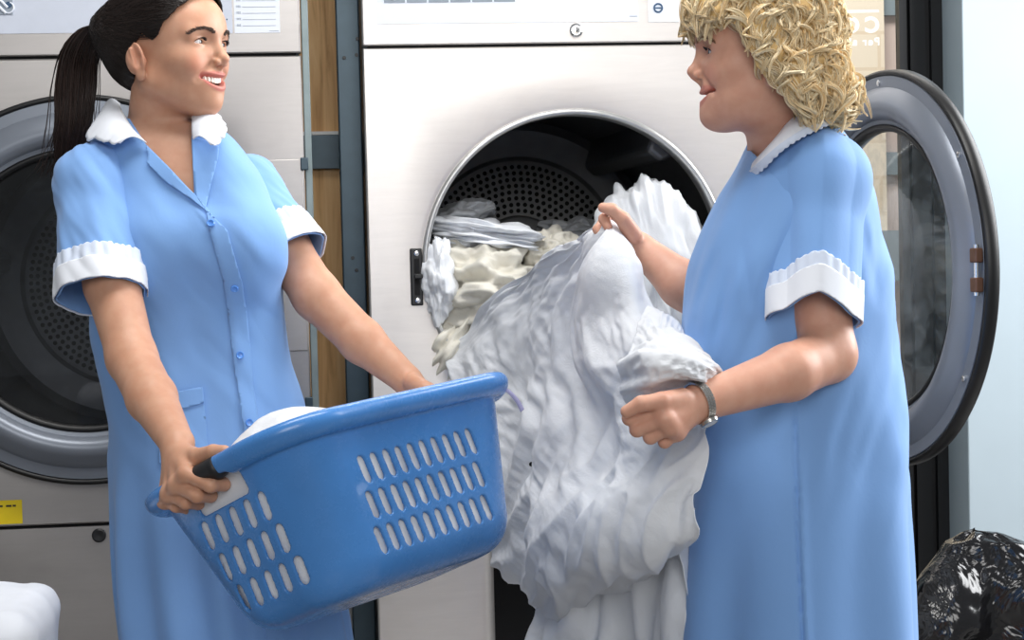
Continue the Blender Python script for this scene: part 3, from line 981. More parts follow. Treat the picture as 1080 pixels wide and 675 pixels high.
def head_field(F, H, fat=0., smile=1., age=0.):
    k = H.k; R = H.R
    ag = .004 * age

    def E(c, r, bl=.01, sub=False, M_=None):
        F.ell(H.w(c), np.asarray(r) * k, R if M_ is None else R @ M_, bl, sub)

    def E2(c, r, bl=.01, sub=False):
        for s in (1, -1): E((c[0], c[1] * s, c[2]), r, bl, sub)

    def C(a, b, ra, rb, bl=.01, sub=False):
        F.cap(H.w(a), H.w(b), ra * k, rb * k, bl, sub)

    def C2(a, b, ra, rb, bl=.01, sub=False):
        for s in (1, -1): C((a[0], a[1] * s, a[2]), (b[0], b[1] * s, b[2]), ra, rb, bl, sub)

    def B(c, r, bu, bf, bl, sub=False):
        fn = bent(c, r, bu, bf)
        ctr = H.w(c); q = (max(r) + .02) * k
        F.add(lambda p: fn(H.loc(p)) * k, ctr - q, ctr + q, bl, sub)
    E((-.002, 0, .042), (.093, .073, .085), .01)
    E((.040, 0, .045), (.054, .060, .048), .03)
    E((.036, 0, -.018), (.054, .058 + fat * .006, .070), .03)
    C2((-.002, .051 + fat * .004, -.038), (.060, .012, -.077), .016, .013, .03)
    E((.0740, 0, -.0765), (.0150, .0145, .0150), .016)
    if fat: E((.042, 0, -.069), (.036, .038, .018), .03); E2((.034, .037, -.050), (.028, .020, .026), .02)
    E2((.0545, .041, -.009), (.022, .019, .016), .02)
    E2((.0600 - ag * 1.3, .034, -.021), (.0175, .0155, .016), .018)
    C2((.084, .010, .031), (.071, .043, .031), .0095, .009, .014)
    E((.0700 - ag, 0, -.048), (.0220, .028 + ag * .8, .027), .016)
    # eyes
    E2((.097, .031, .017), (.015, .018, .011), .014, True)
    E2((.0710, .0315, .0165), (.0142, .0155, .0135), .005)
    # nose
    C((.0880, 0, .020), (.1020, 0, -.007), .0052, .0066, .010)
    E((.1035, 0, -.0108), (.0086, .0078, .0074), .006)
    E2((.0940, .0105, -.0165), (.0088, .0056, .0060), .005)
    C((.1015, 0, -.0185), (.091, 0, -.0262), .0046, .0048, .006)
    E2((.0968, .0056, -.0240), (.0040, .0030, .0030), .003, True)
    # mouth: lips, then the gap of the smile
    up, lo = (-.0348, -.0562) if smile > .7 else (-.0415, -.0562)
    w = .0330 if smile > .7 else .031
    bf = 15. if smile > .7 else 21.
    B((.0892 - ag * .8, 0, up), (.0080 - ag * .3, w, .0031), 8., bf, .005)
    B((.0868 - ag * 1.1, 0, lo), (.0080 - ag * .3, w * .90, .0046 - ag * .25), 11. if smile > .7 else 7., bf, .005)
    gap = .0072 if smile > .7 else .0042
    B((.0935 - ag, 0, (up + lo) / 2), (.020, w * (.93 if smile > .7 else 1.2), gap), 9.5 if smile > .7 else 8., bf - 2., .003, True)
    # smile folds
    for s in (1, -1):
        C((.0925, .0155 * s, -.018), (.077, .0385 * s, -.042), .0018, .0024, .009, True)
    # eyelid opening
    for s in (1, -1):
        fn = bent((.089, .0315 * s, .0165), (.014, .0125, .0042), 0, 0)
        a = V(.089, .0325 * s, .0165)

        def op(p, a=a, s=s):
            q = H.loc(p) - a
            q[:, 2] += 14. * q[:, 1] ** 2
            r = V(.014, .0142, .0034 if smile > .7 else .0044)
            k0 = np.linalg.norm(q / r, axis=1); k1 = np.linalg.norm(q / r ** 2, axis=1) + 1e-9
            return k0 * (k0 - 1) / k1 * k
        c = H.w(a); F.add(op, c - .02, c + .02, .0015, True)
    # ears
    for s in (1, -1):
        t = math.radians(-14)
        fl = math.radians(22) * s
        Rx = np.array([[math.cos(t), 0, math.sin(t)], [0, 1, 0], [-math.sin(t), 0, math.cos(t)]])
        Rz = np.array([[math.cos(fl), -math.sin(fl), 0], [math.sin(fl), math.cos(fl), 0], [0, 0, 1]])
        Rm = Rx @ Rz
        c = V(-.006, .0755 * s, -.002)
        E(c, (.0155, .0062, .0262), .006, False, Rm)
        E(c + V(-.012, -.004 * s, -.004), (.014, .010, .020), .01, False, Rm)
        E(c + V(.000, .0085 * s, .004), (.0125, .0065, .0225), .004, True, Rm)
        E(c + V(.004, .0075 * s, -.004), (.007, .008, .010), .003, True, Rm)
        F.cap(H.w(c + Rm @ V(-.006, .006 * s, -.012)), H.w(c + Rm @ V(-.004, .006 * s, .017)), .003 * k, .0028 * k, .004)
        E(c + V(.010, .001 * s, -.006), (.005, .005, .007), .004)
        E(c + V(.003, 0, -.027), (.0085, .005, .009), .005)


def head_extras(H, P, brow, iris, look, teeth_w=.022, smile=1., lashes=True):
    k = H.k
    th = np.linspace(0, math.pi, 17); ph = np.linspace(0, TAU, 33)[:-1]
    look = look / np.linalg.norm(look)
    a = np.cross(look, [0, 0, 1.]); a /= np.linalg.norm(a); b = np.cross(a, look)
    th = np.concatenate([np.linspace(0.001, .75, 16), np.linspace(.85, math.pi - .001, 12)])
    for s in (1, -1):
        c = H.w(.0710, .0315 * s, .0165); r = .0128 * k
        v = []; col = []
        for t in th:
            for p in ph:
                n = look * math.cos(t) + (a * math.cos(p) + b * math.sin(p)) * math.sin(t)
                v.append(c + n * r)
                col.append((.01, .01, .01) if t < .17 else (iris if t < .47 else ((.04, .03, .03) if t < .5 else (.80, .77, .76))))
        mesh_obj('eyeball', np.array(v), grid_faces(len(th), 32, True), MT['eye'], P, color=np.array(col))
    # eyebrows: a tapering strip of short hairs
    for s in (1, -1):
        pts = spline([V(.0940, .013, .0310), V(.0910, .025, .0360), V(.0820, .040, .0345), V(.0725, .050, .0270)], 40)
        ps = []; rs = []
        for i, q in enumerate(pts):
            for j in range(4):
                o = rng.normal(size=3) * V(.0006, .001, .0014 * (1 - i / 55))
                q0 = q + o; q0[0] += .0055; q0[1] += .0035 * (i / 40)
                dr = V(-.002, .0062, .0012 + rng.normal() * .0012)
                L = np.linspace(0, 1, 5)[:, None]
                seg = q0 + dr * L; seg[:, 1] *= s
                ps.append(H.w(seg)); rs.append(np.array([.0007, .0007, .0006, .0004, .0002]) * k)
        v, f = strands(np.array(ps), np.array(rs), 4)
        mesh_obj('eyebrow', v, f, brow, P)
        # lashes along the upper lid
        ps = []; rs = []
        for y in np.linspace(-.0125, .0125, 30):
            base = V(.0715 + math.sqrt(max(.0150 ** 2 - y * y, 0)) * .97, .0315 + y, .0165 + .0046 * math.sqrt(max(0, 1 - (y / .0132) ** 2)) - 14 * y * y + .0004)
            L = np.linspace(0, 1, 5)[:, None]
            seg = base + V(.0052, y * .25, -.0006) * L + V(0, 0, .0022) * L ** 2; seg[:, 1] *= s
            ps.append(H.w(seg)); rs.append(np.array([.0005, .0005, .0004, .0003, .0001]) * k)
        v, f = strands(np.array(ps), np.array(rs), 4)
        mesh_obj('eyelashes', v, f, MT['lash'], P)
    # teeth
    b = MB()
    n = 8
    zc = -.0425 if smile > .7 else -.0470
    for i in range(n):
        y = (i - (n - 1) / 2) * .0057
        w = .0054
        x = (.0862 - 16 * y * y) if smile > .7 else (.0830 - 21 * y * y)
        h = .0098 if abs(i - 3.5) < 1.2 else .0086
        if smile < .7: h *= .7
        z = zc + 9 * y * y
        pts = [H.w(x + dx, y + dy * w / 2, z + dz * h / 2) for dz in (-1, 1) for dx in (-.005, 0) for dy in (-1, 1)]
        b.add(pts, [(0, 1, 3, 2), (4, 6, 7, 5), (0, 4, 5, 1), (2, 3, 7, 6), (0, 2, 6, 4), (1, 5, 7, 3)])
    b.build('teeth', MT['teeth'], P, smooth='auto', bevel=.0008)


def skin_colors(H, Pv, base, lip, blush, smile=1.):
    q = H.loc(Pv)
    c = np.tile(np.array(base), (len(Pv), 1))
    def mix(c, t, col): return c * (1 - t[:, None]) + np.array(col) * t[:, None]
    for s in (1, -1):
        d = np.linalg.norm((q - V(.078, .040 * s, -.018)) / V(.03, .024, .022), axis=1)
        c = mix(c, .55 * sstep(1.1, .2, d), blush)
    d = np.linalg.norm((q - V(.112, 0, -.020)) / V(.014, .014, .014), axis=1); c = mix(c, .35 * sstep(1.1, .2, d), blush)
    for s in (1, -1):
        d = np.linalg.norm((q - V(.0, .080 * s, .002)) / V(.03, .012, .034), axis=1); c = mix(c, .35 * sstep(1.1, .4, d), blush)
    y2 = q[:, 1] ** 2; z = q[:, 2] - 9 * y2; x = q[:, 0] + (14 if smile > .7 else 20) * y2
    e = np.hypot((z + (.0455 if smile > .7 else .0485)) / .0158, q[:, 1] / .0335)
    t = sstep(1.08, .92, e) * sstep(.076, .082, x)
    c = mix(c, t, lip)
    t = sstep(.0850, .0820, x) * sstep(.8, .6, e) * (q[:, 0] > .055)
    c = mix(c, t, (.09, .02, .02))
    return c


def slices(rows, n=2.3, inset=0., d_rows=None):
    """body tube from photo rows (py, left px, right px, depth, half depth)"""
    A = []
    for py, l, r, d, hd in rows:
        a, b = PD(l, py, d), PD(r, py, d)
        c = (a + b) / 2; A.append((c[2], c[0], c[1], np.linalg.norm(b - a) / 2, hd))
    A = np.array(A)[::-1]
    zz = np.linspace(A[0, 0], A[-1, 0], 200)
    S = spline(A, 1200); o = np.argsort(S[:, 0])
    T = np.stack([np.interp(zz, S[o, 0], S[o, i]) for i in range(1, 5)], 1)
    hrx = V(math.cos(YAW), -math.sin(YAW)); hry = V(math.sin(YAW), math.cos(YAW))

    def par(z):
        return [np.interp(z, zz, T[:, i]) for i in range(4)]

    def fn(p):
        cx, cy, rx, ry = par(p[:, 2])
        rx = rx - inset; ry = ry - inset
        dx, dy = p[:, 0] - cx, p[:, 1] - cy
        u = np.abs(dx * hrx[0] + dy * hrx[1]) / rx; w = np.abs(dx * hry[0] + dy * hry[1]) / ry
        k0 = (u ** n + w ** n + 1e-12) ** (1 / n)
        d = (k0 - 1) * np.minimum(rx, ry)
        return np.maximum(d, np.maximum(p[:, 2] - zz[-1] + inset, zz[0] - p[:, 2]))
    m = .03
    lo = np.array([(T[:, 0] - T[:, 2] - T[:, 3] * .2).min() - m, (T[:, 1] - T[:, 3] - T[:, 2] * .2).min() - m, zz[0] - m])
    hi = np.array([(T[:, 0] + T[:, 2] + T[:, 3] * .2).max() + m, (T[:, 1] + T[:, 3] + T[:, 2] * .2).max() + m, zz[-1] + m])
    return fn, lo, hi, par, zz


def hand(F, wrist, knuckles, fingers, thumb, rw=.023, k=.012, s=1.):
    for q in knuckles: F.cap(wrist, q, .0165 * s, .0115 * s, k)
    for a, b in zip(knuckles[:-1], knuckles[1:]): F.cap(a, b, .0115 * s, .0110 * s, .008)
    for i, fg in enumerate(fingers):
        r0 = (.0098, .0100, .0095, .0085)[i] * s
        F.chain([knuckles[i]] + fg, [r0 * 1.05, r0, r0 * .92, r0 * .8], .004)
    F.cap(thumb[0], thumb[1], .0155 * s, .0125 * s, .008)
    F.chain(thumb[1:], [.0122 * s, .0108 * s, .0086 * s], .0032)


def sleeve_mesh(Fs, lo, hi, h, plane_p, plane_n):
    v, f = surface(Fs, axis(lo[0], hi[0], h), axis(lo[1], hi[1], h), axis(lo[2], hi[2], h))
    return v, f


def region(vf, keep):
    v, f = vf
    return clip(v, f, keep(v))


def button(P, p, n, r=.0062):
    b = MB(); b.rev([(1e-4, .0005), (r * .45, .0008), (r * .62, .0022), (r * .85, .0028), (r, .0016), (r, -.001)], p, n, 24)
    t = np.cross(n, [0, 0, 1.]); t /= np.linalg.norm(t); w = np.cross(n, t)
    for a, c in ((1, 1), (1, -1), (-1, 1), (-1, -1)):
        b.disc(p + (t * a + w * c) * r * .2 + n * .0006, n, r * .11, .0008, 8)
    b.build('button', MT['button'], P, smooth='auto')


def on_surface(v, f, px, py):
    """nearest visible vertex to a photo pixel and its normal"""
    x, y, d = proj(v); q = np.hypot(x - px, y - py)
    c = np.where(q < 4)[0]
    if not len(c): c = np.argsort(q)[:20]
    m = d[c].min(); c = c[d[c] < m + .02]
    i = c[np.argmin(q[c])]
    n = vnormals(v, f)[i]
    if n @ CF > 0: n = -n
    dd = d[i]
    return PD(px, py, dd), n


def scallop(poly, amp=1.6, step=4.0, seed=0):
    """photo polygon whose edges ripple like lace"""
    out = []; t = 0
    P_ = np.asarray(poly, float)
    for i in range(len(P_)):
        a, b = P_[i], P_[(i + 1) % len(P_)]
        L = np.linalg.norm(b - a); n = V(b[1] - a[1], a[0] - b[0]) / (L + 1e-9)
        m = max(2, int(L / 1.0))
        for j in range(m):
            q = a + (b - a) * j / m
            out.append(q + n * amp * abs(math.sin((t + L * j / m) / step * math.pi / 1))); 
        t += L
    return out


def legs(F, hip, floor_pts, r=(.085, .05, .035)):
    for h, kn, an, toe in floor_pts:
        F.chain([h, kn, an], [r[0], r[1], r[2]], .03)
        F.cap(an, toe, r[2], .028, .02)


def shoe(P, an, toe):
    b = MB(); d = toe - an; d[2] = 0; L = np.linalg.norm(d); d /= L; s = V(-d[1], d[0], 0)
    rings = []
    for t, w, h in ((-.07, .012, .05), (-.06, .03, .075), (-.02, .036, .085), (.04, .038, .07), (.09, .043, .05), (.13, .042, .042), (.165, .026, .034), (.175, .006, .02)):
        c = V(an[0], an[1], 0) + d * t
        rings.append([c + s * w * math.cos(a) + V(0, 0, max(0, h * (.5 + .5 * math.sin(a)) if math.sin(a) > -.6 else 0) + .002) for a in np.arange(20) / 20 * TAU])
    v = np.array(rings).reshape(-1, 3); n = 20
    f = [list(q) for q in grid_faces(len(rings), n, True)] + [list(range(n))[::-1], list(range(len(v) - n, len(v)))]
    mesh_obj('shoe', v, f, MT['shoe'], P)


UP = V(0, 0, 1)
HR, HF = V(math.cos(YAW), -math.sin(YAW), 0), V(math.sin(YAW), math.cos(YAW), 0)


# ------------------------------------------------------------------ brunette on the left
def dark_woman():
    ph, pt = math.radians(25), math.radians(3.5)
    f = (HR * math.cos(ph) - HF * math.sin(ph)) * math.cos(pt) + UP * math.sin(pt)
    H = Head(f, UP, (211, 43), 3.03, -1, 1.02)
    D = 3.13
    foot = PD(235, 700, D); foot[2] = 0
    P = empty('person', foot, 'dark-haired woman with a ponytail in a blue uniform dress, holding a laundry basket', 'person', 'two women in blue uniforms')
    rows = [(126, 122, 218, D, .055), (136, 112, 232, D, .072), (150, 96, 248, D, .086), (170, 84, 264, D, .098), (190, 78, 276, D, .106), (220, 80, 287, D, .113), (250, 86, 292, D - .005, .120), (300, 93, 296, D, .112), (340, 96, 300, D, .102), (380, 101, 307, D, .100), (440, 112, 323, D, .112), (500, 117, 335, D, .126), (560, 121, 345, D, .134), (620, 126, 356, D, .142), (675, 132, 366, D, .15), (760, 140, 378, D, .155), (850, 150, 385, D, .158)]
    fn, lo, hi, par, zz = slices(rows)
    # --- body
    F = Field()
    head_field(F, H, 0., 1.)
    nb = PD(166, 150, D + .01)
    F.cap(H.w(-.018, 0, -.045), nb, .050, .052, .02)
    fb, lb, hb, _, _ = slices(rows, inset=.011)
    F.add(fb, lb, hb, .02)
    sh, el, wr = PD(98, 198, 3.06), PD(139, 378, 2.93), PD(187, 468, 2.735)
    F.chain([sh, PD(118, 300, 2.995), el], [.046, .043, .037], .02)
    F.chain([el, PD(160, 420, 2.85), wr], [.038, .037, .0245], .015)
    G = lambda *a: PD(*a)
    hand(F, wr, [G(197, 501, 2.635), G(187, 512, 2.65), G(179, 521, 2.67), G(174, 528, 2.695)],
         [[G(222, 512, 2.61), G(236, 511, 2.635), G(236, 504, 2.655)], [G(208, 523, 2.625), G(222, 523, 2.65), G(224, 516, 2.675)],
          [G(196, 530, 2.65), G(209, 531, 2.675), G(211, 524, 2.695)], [G(186, 534, 2.68), G(197, 536, 2.695), G(199, 530, 2.71)]],
         [G(196, 480, 2.70), G(209, 482, 2.655), G(225, 477, 2.63), G(237, 476, 2.62)])
    sh2, el2, wr2 = PD(256, 202, 3.2), PD(334, 312, 3.12), PD(428, 400, 3.05)
    F.chain([sh2, PD(300, 262, 3.155), el2], [.042, .042, .038], .02)
    F.chain([el2, PD(382, 360, 3.085), wr2], [.039, .036, .0245], .015)
    hand(F, wr2, [G(452, 412, 3.01), G(456, 420, 3.025), G(458, 428, 3.04), G(458, 436, 3.055)],
         [[G(470, 424, 3.0), G(476, 438, 3.005), G(472, 448, 3.01)], [G(472, 432, 3.015), G(477, 445, 3.02), G(472, 455, 3.03)],
          [G(472, 440, 3.035), G(476, 452, 3.04), G(470, 460, 3.05)], [G(470, 446, 3.05), G(472, 456, 3.055), G(467, 463, 3.06)]],
         [G(436, 404, 3.02), G(448, 410, 2.985), G(462, 416, 2.975), G(472, 424, 2.97)])
    z0 = 0.04
    hipz = PD(235, 640, D)
    L = []
    for dx in (-.075, .075):
        h = hipz + HR * dx; kn = h * 1; kn[2] = .46; kn = kn - HF * .01; an = h * 1; an[2] = .06; an = an + HF * .02
        L.append((h, kn, an, an - HF * .10 + HR * .03 + V(0, 0, -.03)))
    legs(F, None, L, (.072, .050, .034))
    xs = axis(lo[0] - .08, G(490, 440, 3.0)[0] + .03, .0034, [(H.O[0] - .11, H.O[0] + .16, .0019), (G(160, 500, 2.66)[0] - .02, G(245, 500, 2.66)[0] + .02, .0024)])
    ys = axis(2.5, 3.36, .0034, [(H.O[1] - .15, H.O[1] + .12, .0021)])
    zs = axis(-.01, H.O[2] + .16, .0036, [(H.O[2] - .115, H.O[2] + .16, .0019), (G(200, 540, 2.66)[2] - .01, G(200, 460, 2.66)[2], .0024)])
    v, q = surface(F, xs, ys, zs)
    mesh_obj('body', v, q, MT['skin'], P, color=skin_colors(H, v, (.55, .29, .185), (.52, .17, .14), (.60, .235, .155)))
    head_extras(H, P, MT['brow'], (.05, .03, .02), H.f * .9 + HR * .5 + UP * .05)
    for l in L: shoe(P, l[2], l[3])

    # --- dress
    FD = Field(); FD.add(fn, lo, hi, .02)
    FD.ell(PD(172, 262, 3.055), (.07, .055, .065), None, .05); FD.ell(PD(258, 262, 3.055), (.066, .052, .065), None, .05)

    def folds(p, d):
        cx, cy, rx, ry = par(p[:, 2])
        x = (p[:, 0] - cx) / rx; z = p[:, 2]
        ang = np.arctan2(p[:, 1] - cy, p[:, 0] - cx)
        sk = sstep(PD(200, 430, D)[2], PD(200, 650, D)[2], z)
        d = d - sk * .0085 * np.sin(ang * 11 + 1.4 * noise(np.stack([ang * 1.2, z * 2, 0 * z], 1)))
        tor = sstep(.75, .95, z) * sstep(1.42, 1.25, z)
        q = np.stack([p[:, 0] * 17 + z * 3, p[:, 1] * 12, z * 4.5], 1)
        d = d - tor * .0055 * noise(q)
        q = np.stack([(p[:, 0] + .8 * z) * 22, p[:, 1] * 9, (z - .8 * p[:, 0]) * 5], 1)
        d = d - tor * .0035 * np.maximum(noise(q + 7), -.2)
        # placket fold: the right front laps over the left
        X, Y, _ = proj(p)
        xe = np.interp(Y, [220, 245, 300, 350, 380, 470, 700], [222, 240, 256, 262, 264, 274, 300])
        fr = p[:, 1] < cy
        d = d - fr * sstep(215, 232, Y) * .0035 * sstep(-1.5, 1.5, X - xe + 17) * sstep(60, 0, X - xe)
        return d
    FD.post = folds
    vd, qd = surface(FD, axis(lo[0], hi[0], .0045), axis(lo[1] - .02, hi[1], .0045), axis(lo[2] + .03, hi[2], .0045))
    hem = PD(235, 790, D)[2]
    Vn = [(128, 96), (131, 116), (153, 151), (178, 176), (205, 205), (203.5, 178), (202, 146), (205, 118), (206, 96)]
    X, Y, _ = proj(vd); cy = par(vd[:, 2])[1]
    hole = np.where(vd[:, 1] < cy + .02, poly_sd(X, Y, Vn) * .0016, -1)
    dn = np.linalg.norm((vd - nb) - np.outer((vd - nb) @ ((H.w(-.018, 0, -.045) - nb) / np.linalg.norm(H.w(-.018, 0, -.045) - nb)), (H.w(-.018, 0, -.045) - nb) / np.linalg.norm(H.w(-.018, 0, -.045) - nb)), axis=1)
    hole = np.maximum(hole, np.where(vd[:, 2] > nb[2] - .05, .058 - dn, -1))
    torso = clip(vd, qd, -hole)
    torso = clip(torso[0], torso[1], torso[0][:, 2] - hem)
    # sleeves
    parts = [torso]
    trim = []
    for (a, b, ra, rb, seed) in ((PD(100, 192, 3.07), PD(107, 312, 2.99), .060, .068, 0), (PD(260, 196, 3.19), PD(308, 272, 3.135), .050, .061, 5)):
        ax = (b - a) / np.linalg.norm(b - a)
        if seed == 0:
            nrm = ax
        else:
            nrm = ax
        FS = Field(); FS.cap(a, b + ax * .06, ra, rb + (rb - ra) * .45, .01)
        FS.ell(a + V(0, 0, -.005), (ra * 1.0, ra * 1.0, ra * .95), None, .03)

        def sf(p, d, a=a, ax=ax, seed=seed):
            t = (p - a) @ ax
            r = p - a - np.outer(t, ax); an = np.arctan2(r @ HF, r @ np.cross(HF, ax))
            q = np.stack([an * 1.6 + seed, t * 5, np.sin(an) * 1.5], 1)
            return d - sstep(0, .12, t) * .005 * noise(q) - .003 * noise(np.stack([an * 3 + t * 22, t * 14 + seed, 0 * t], 1))
        FS.post = sf
        R_ = max(ra, rb) + .03
        l_, h_ = np.minimum(a, b) - R_ - .02, np.maximum(a, b) + R_ + .03
        v, q = surface(FS, axis(l_[0], h_[0], .0036), axis(l_[1], h_[1], .0036), axis(l_[2], h_[2], .0036))
        L_ = (b - a) @ ax
        t = (v - a) @ ax
        v1, q1 = clip(v, q, L_ - t); parts.append((v1, q1))
        # white turn-up and its lace edge
        nv = vnormals(v, q if q.shape[1] == 3 else q)
        sg = np.sign(((v - a - np.outer(t, ax)) * nv).sum(1).mean())
        for off, t0, t1, nm in ((.0035, L_ - .036, L_ + .001, 'white'), (.0022, L_ - .058, L_ - .034, 'lace')):
            w = v + nv * sg * off
            r = v - a - np.outer(t, ax); an = np.arctan2(r @ HF, r @ np.cross(HF, ax))
            lower = t0 - (.0035 * np.abs(np.sin(an * 19)) if nm == 'lace' else 0)
            if nm == 'lace': w = w + nv * sg * (.0012 * np.sin(an * 24))[:, None]
            val = np.minimum(t - lower, t1 - t)
            trim.append((clip(w, q, val), nm))
    vv, ff = join(*parts)
    DR = mesh_obj('dress', vv, ff, MT['dress'], P, solid=.0022)
    for (tv, tf), nm in trim:
        mesh_obj('cuff' if nm == 'white' else 'lace_edge', tv, tf, MT[nm], DR, solid=-.0016)
    # lapels, collar, pocket, as cloth lying on the front
    nrm = vnormals(vd, qd)
    def patch(name, poly, off, mat, lift=None, th=-.0016, front=True, dst=None):
        X, Y, _ = proj(vd)
        sd = poly_sd(X, Y, poly) * .0016
        if front: sd = np.where(vd[:, 1] < cy + .035, sd, -1)
        o_ = off if lift is None else off + lift(X, Y)
        w = vd + nrm * np.reshape(o_, (-1, 1))
        a_, b_ = clip(w, qd, sd)
        return mesh_obj(name, a_, b_, mat, dst or DR, solid=th)
    patch('lapel', [(152, 149), (153.5, 153), (178, 178), (205, 206), (222, 226), (238, 243), (226, 232), (200, 210), (172, 190), (155, 172.5), (157, 165)], .004, MT['dress'])
    patch('lapel', [(202, 146), (216, 150), (230, 156), (229, 168), (222, 196), (216, 224), (206.5, 208), (203.5, 178)], .004, MT['dress'])
    patch('placket', [(216, 222), (240, 243), (256, 300), (262, 350), (266, 400), (276, 480), (262, 482), (250, 400), (242, 340), (236, 290)], .0028, MT['dress'])
    patch('pocket', [(172, 422), (176, 416), (214, 409), (216, 427), (220, 480), (168, 490)], .0025, MT['dress'])
    patch('pocket_welt', [(172, 430), (174, 416), (214, 408), (216, 425), (196, 431)], .005, MT['dress'])
    for px, py in ((222.5, 237), (247.5, 302.5), (252.5, 375), (263, 446)):
        p, n = on_surface(vd, qd, px, py); button(DR, p + n * .0055, n)
    # collar: neck-side stand rolled over; two halves with scalloped edges
    def collar(poly, tilt, name='collar'):
        P_ = scallop(poly, 1.3, 5.5)
        X, Y, _ = proj(vd)
        lift = lambda X, Y: .006 + tilt(X, Y) + .0016 * np.sin(X * .55) * np.sin(Y * .5)
        o = patch(name, P_, 0, MT['white'], lift)
        return o
    # the collar is its own curved band about the neck
    def collar_band(px_in, px_out, name):
        a = spline([PD(*q) for q in px_in], 60); b = spline([PD(*q) for q in px_out], 60)
        n = 14; g = []
        t = np.linspace(0, 1, n)
        u = np.linspace(0, 1, 60)
        for i, tt in enumerate(t):
            w = a + (b - a) * tt
            bulge = math.sin(tt * math.pi) * .010
            w = w + UP * bulge - HF * bulge * .5
            s_ = sstep(.55, 1, np.full(60, tt))
            w = w + (b - a) * (s_ * .045 * np.abs(np.sin(u * 22)))[:, None] + UP * (s_ * .0016 * np.sin(u * 24 + 1))[:, None] - HF * (s_ * .0016 * np.sin(u * 19))[:, None]
            g.append(w)
        g = np.array(g).reshape(-1, 3)
        mesh_obj(name, g, grid_faces(n, 60), MT['white'], DR, solid=.0018)
    collar_band([(154, 151, 3.03), (142, 139, 3.04), (133, 126, 3.06), (128, 116, 3.10), (126, 110, 3.16)], [(127, 152, 3.012), (117, 151, 3.015), (104, 147, 3.03), (92.5, 144, 3.07), (110, 113, 3.17)], 'collar')
    collar_band([(203, 147, 3.035), (202, 138, 3.04), (202, 130, 3.05), (203, 122, 3.08), (204, 116, 3.14)], [(222, 154, 3.01), (232, 149, 3.02), (238, 137, 3.04), (233, 124, 3.08), (217, 116, 3.15)], 'collar')

    # --- hair: combed back cap, gathered into a ponytail
    FH = Field()
    FH.ell(H.w(-.008, 0, .050), V(.102, .080, .092) * H.k, H.R, .01)
    FH.ell(H.w(.028, 0, .060), V(.066, .068, .052) * H.k, H.R, .03)
    FH.ell(H.w(-.050, 0, .025), V(.058, .068, .070) * H.k, H.R, .03)
    tie = PD(112, 31, 3.09)
    FH.ell(tie, (.022, .024, .022), None, .04)

    def comb(p, d):
        q = H.loc(p)
        r = q - H.loc(tie)
        a_ = np.arctan2(r[:, 1], r[:, 2])
        return d - .0006 * noise(np.stack([a_ * 22, np.linalg.norm(r, axis=1) * 5, 0 * a_], 1))
    FH.post = comb
    c0 = H.w(-.01, 0, .04)
    v, q = surface(FH, axis(c0[0] - .15, c0[0] + .13, .0026), axis(c0[1] - .13, c0[1] + .14, .0026), axis(c0[2] - .13, c0[2] + .13, .0026))
    L_ = H.loc(v)
    uh = np.interp(L_[:, 0], [-.11, -.075, -.05, -.028, -.010, .006, .022, .034, .044, .056, .068, .082, .10], [-.055, -.052, -.045, -.020, .020, .036, .024, .030, .046, .058, .072, .088, .10])
    edge = L_[:, 2] - uh + .003 * noise(L_ * 90)
    v, q = clip(v, q, edge)
    HO = mesh_obj('hair', v, q, MT['hair_dark'], P, color=(.011, .0075, .0065), solid=.004)
    # fine flyaway strands along the combing direction
    L_ = H.loc(v); lt = H.loc(tie)
    idx = rng.choice(len(v), 4200); ps = []; rs = []
    nr = vnormals(v, q)
    for i in idx:
        p = v[i]; tgt = tie
        m = 9; t = np.linspace(0, .5, m)[:, None]
        line = p + (tgt - p) * t
        ps.append(line); rs.append(np.full(m, .0006) * np.linspace(.6, 1, m))
    q_ = np.array(ps).reshape(-1, 3); ops = FH.ops
    for it in range(4):
        d0 = FH.evalops(q_, ops)
        gr = np.stack([FH.evalops(q_ + np.eye(3)[w] * 4e-4, ops) - d0 for w in range(3)], 1) / 4e-4
        q_ = q_ - ((d0 - .0003) / ((gr * gr).sum(1) + 1e-6))[:, None] * gr
    ps = q_.reshape(len(ps), -1, 3)
    sl = np.linalg.norm(np.diff(ps, axis=1), axis=2); good = sl.max(1) < .022
    ps = ps[good]; rs = np.array(rs)[good]
    sv, sf_ = strands(np.array(ps), np.array(rs), 4)
    cc = np.repeat(rng.uniform(.4, 1.6, len(ps)), 9 * 4)[:, None] * V(.013, .008, .0065)
    mesh_obj('hair_strands', sv, sf_, MT['hair_dark'], HO, color=cc)
    # ponytail
    core = [PD(110, 26, 3.10), PD(97, 33, 3.125), PD(84, 60, 3.15), PD(80, 95, 3.16), (PD(77, 130, 3.16)), PD(71, 160, 3.165), PD(64, 188, 3.17)]
    C_ = spline(core, 40)
    wd = np.interp(np.linspace(0, 1, 40), [0, .08, .25, .5, .75, 1], [.016, .02, .031, .034, .026, .007])
    ps = []; rs = []; cols = []
    for i in range(1500):
        a = rng.uniform(0, TAU); r = math.sqrt(rng.uniform(0, 1))
        ph_ = rng.uniform(0, TAU); sp = rng.uniform(.5, 1.08)
        tt = np.linspace(0, 1, 20) * rng.uniform(.75, 1.0)
        c = np.stack([np.interp(tt, np.linspace(0, 1, 40), C_[:, j]) for j in range(3)], 1)
        w = np.interp(tt, np.linspace(0, 1, 40), wd)
        off = np.outer(w * r * math.cos(a), HR) + np.outer(w * r * math.sin(a) * .8, HF)
        off += np.outer(.0035 * np.sin(tt * 7 + ph_) * tt, HR)
        if i % 9 == 0: off += np.outer(.02 * tt ** 2 * rng.normal(), HR)
        ps.append(c + off); rs.append(np.linspace(.0013, .0005, 20)); cols.append(rng.uniform(.5, 2.0))
    sv, sf_ = strands(np.array(ps), np.array(rs), 4)
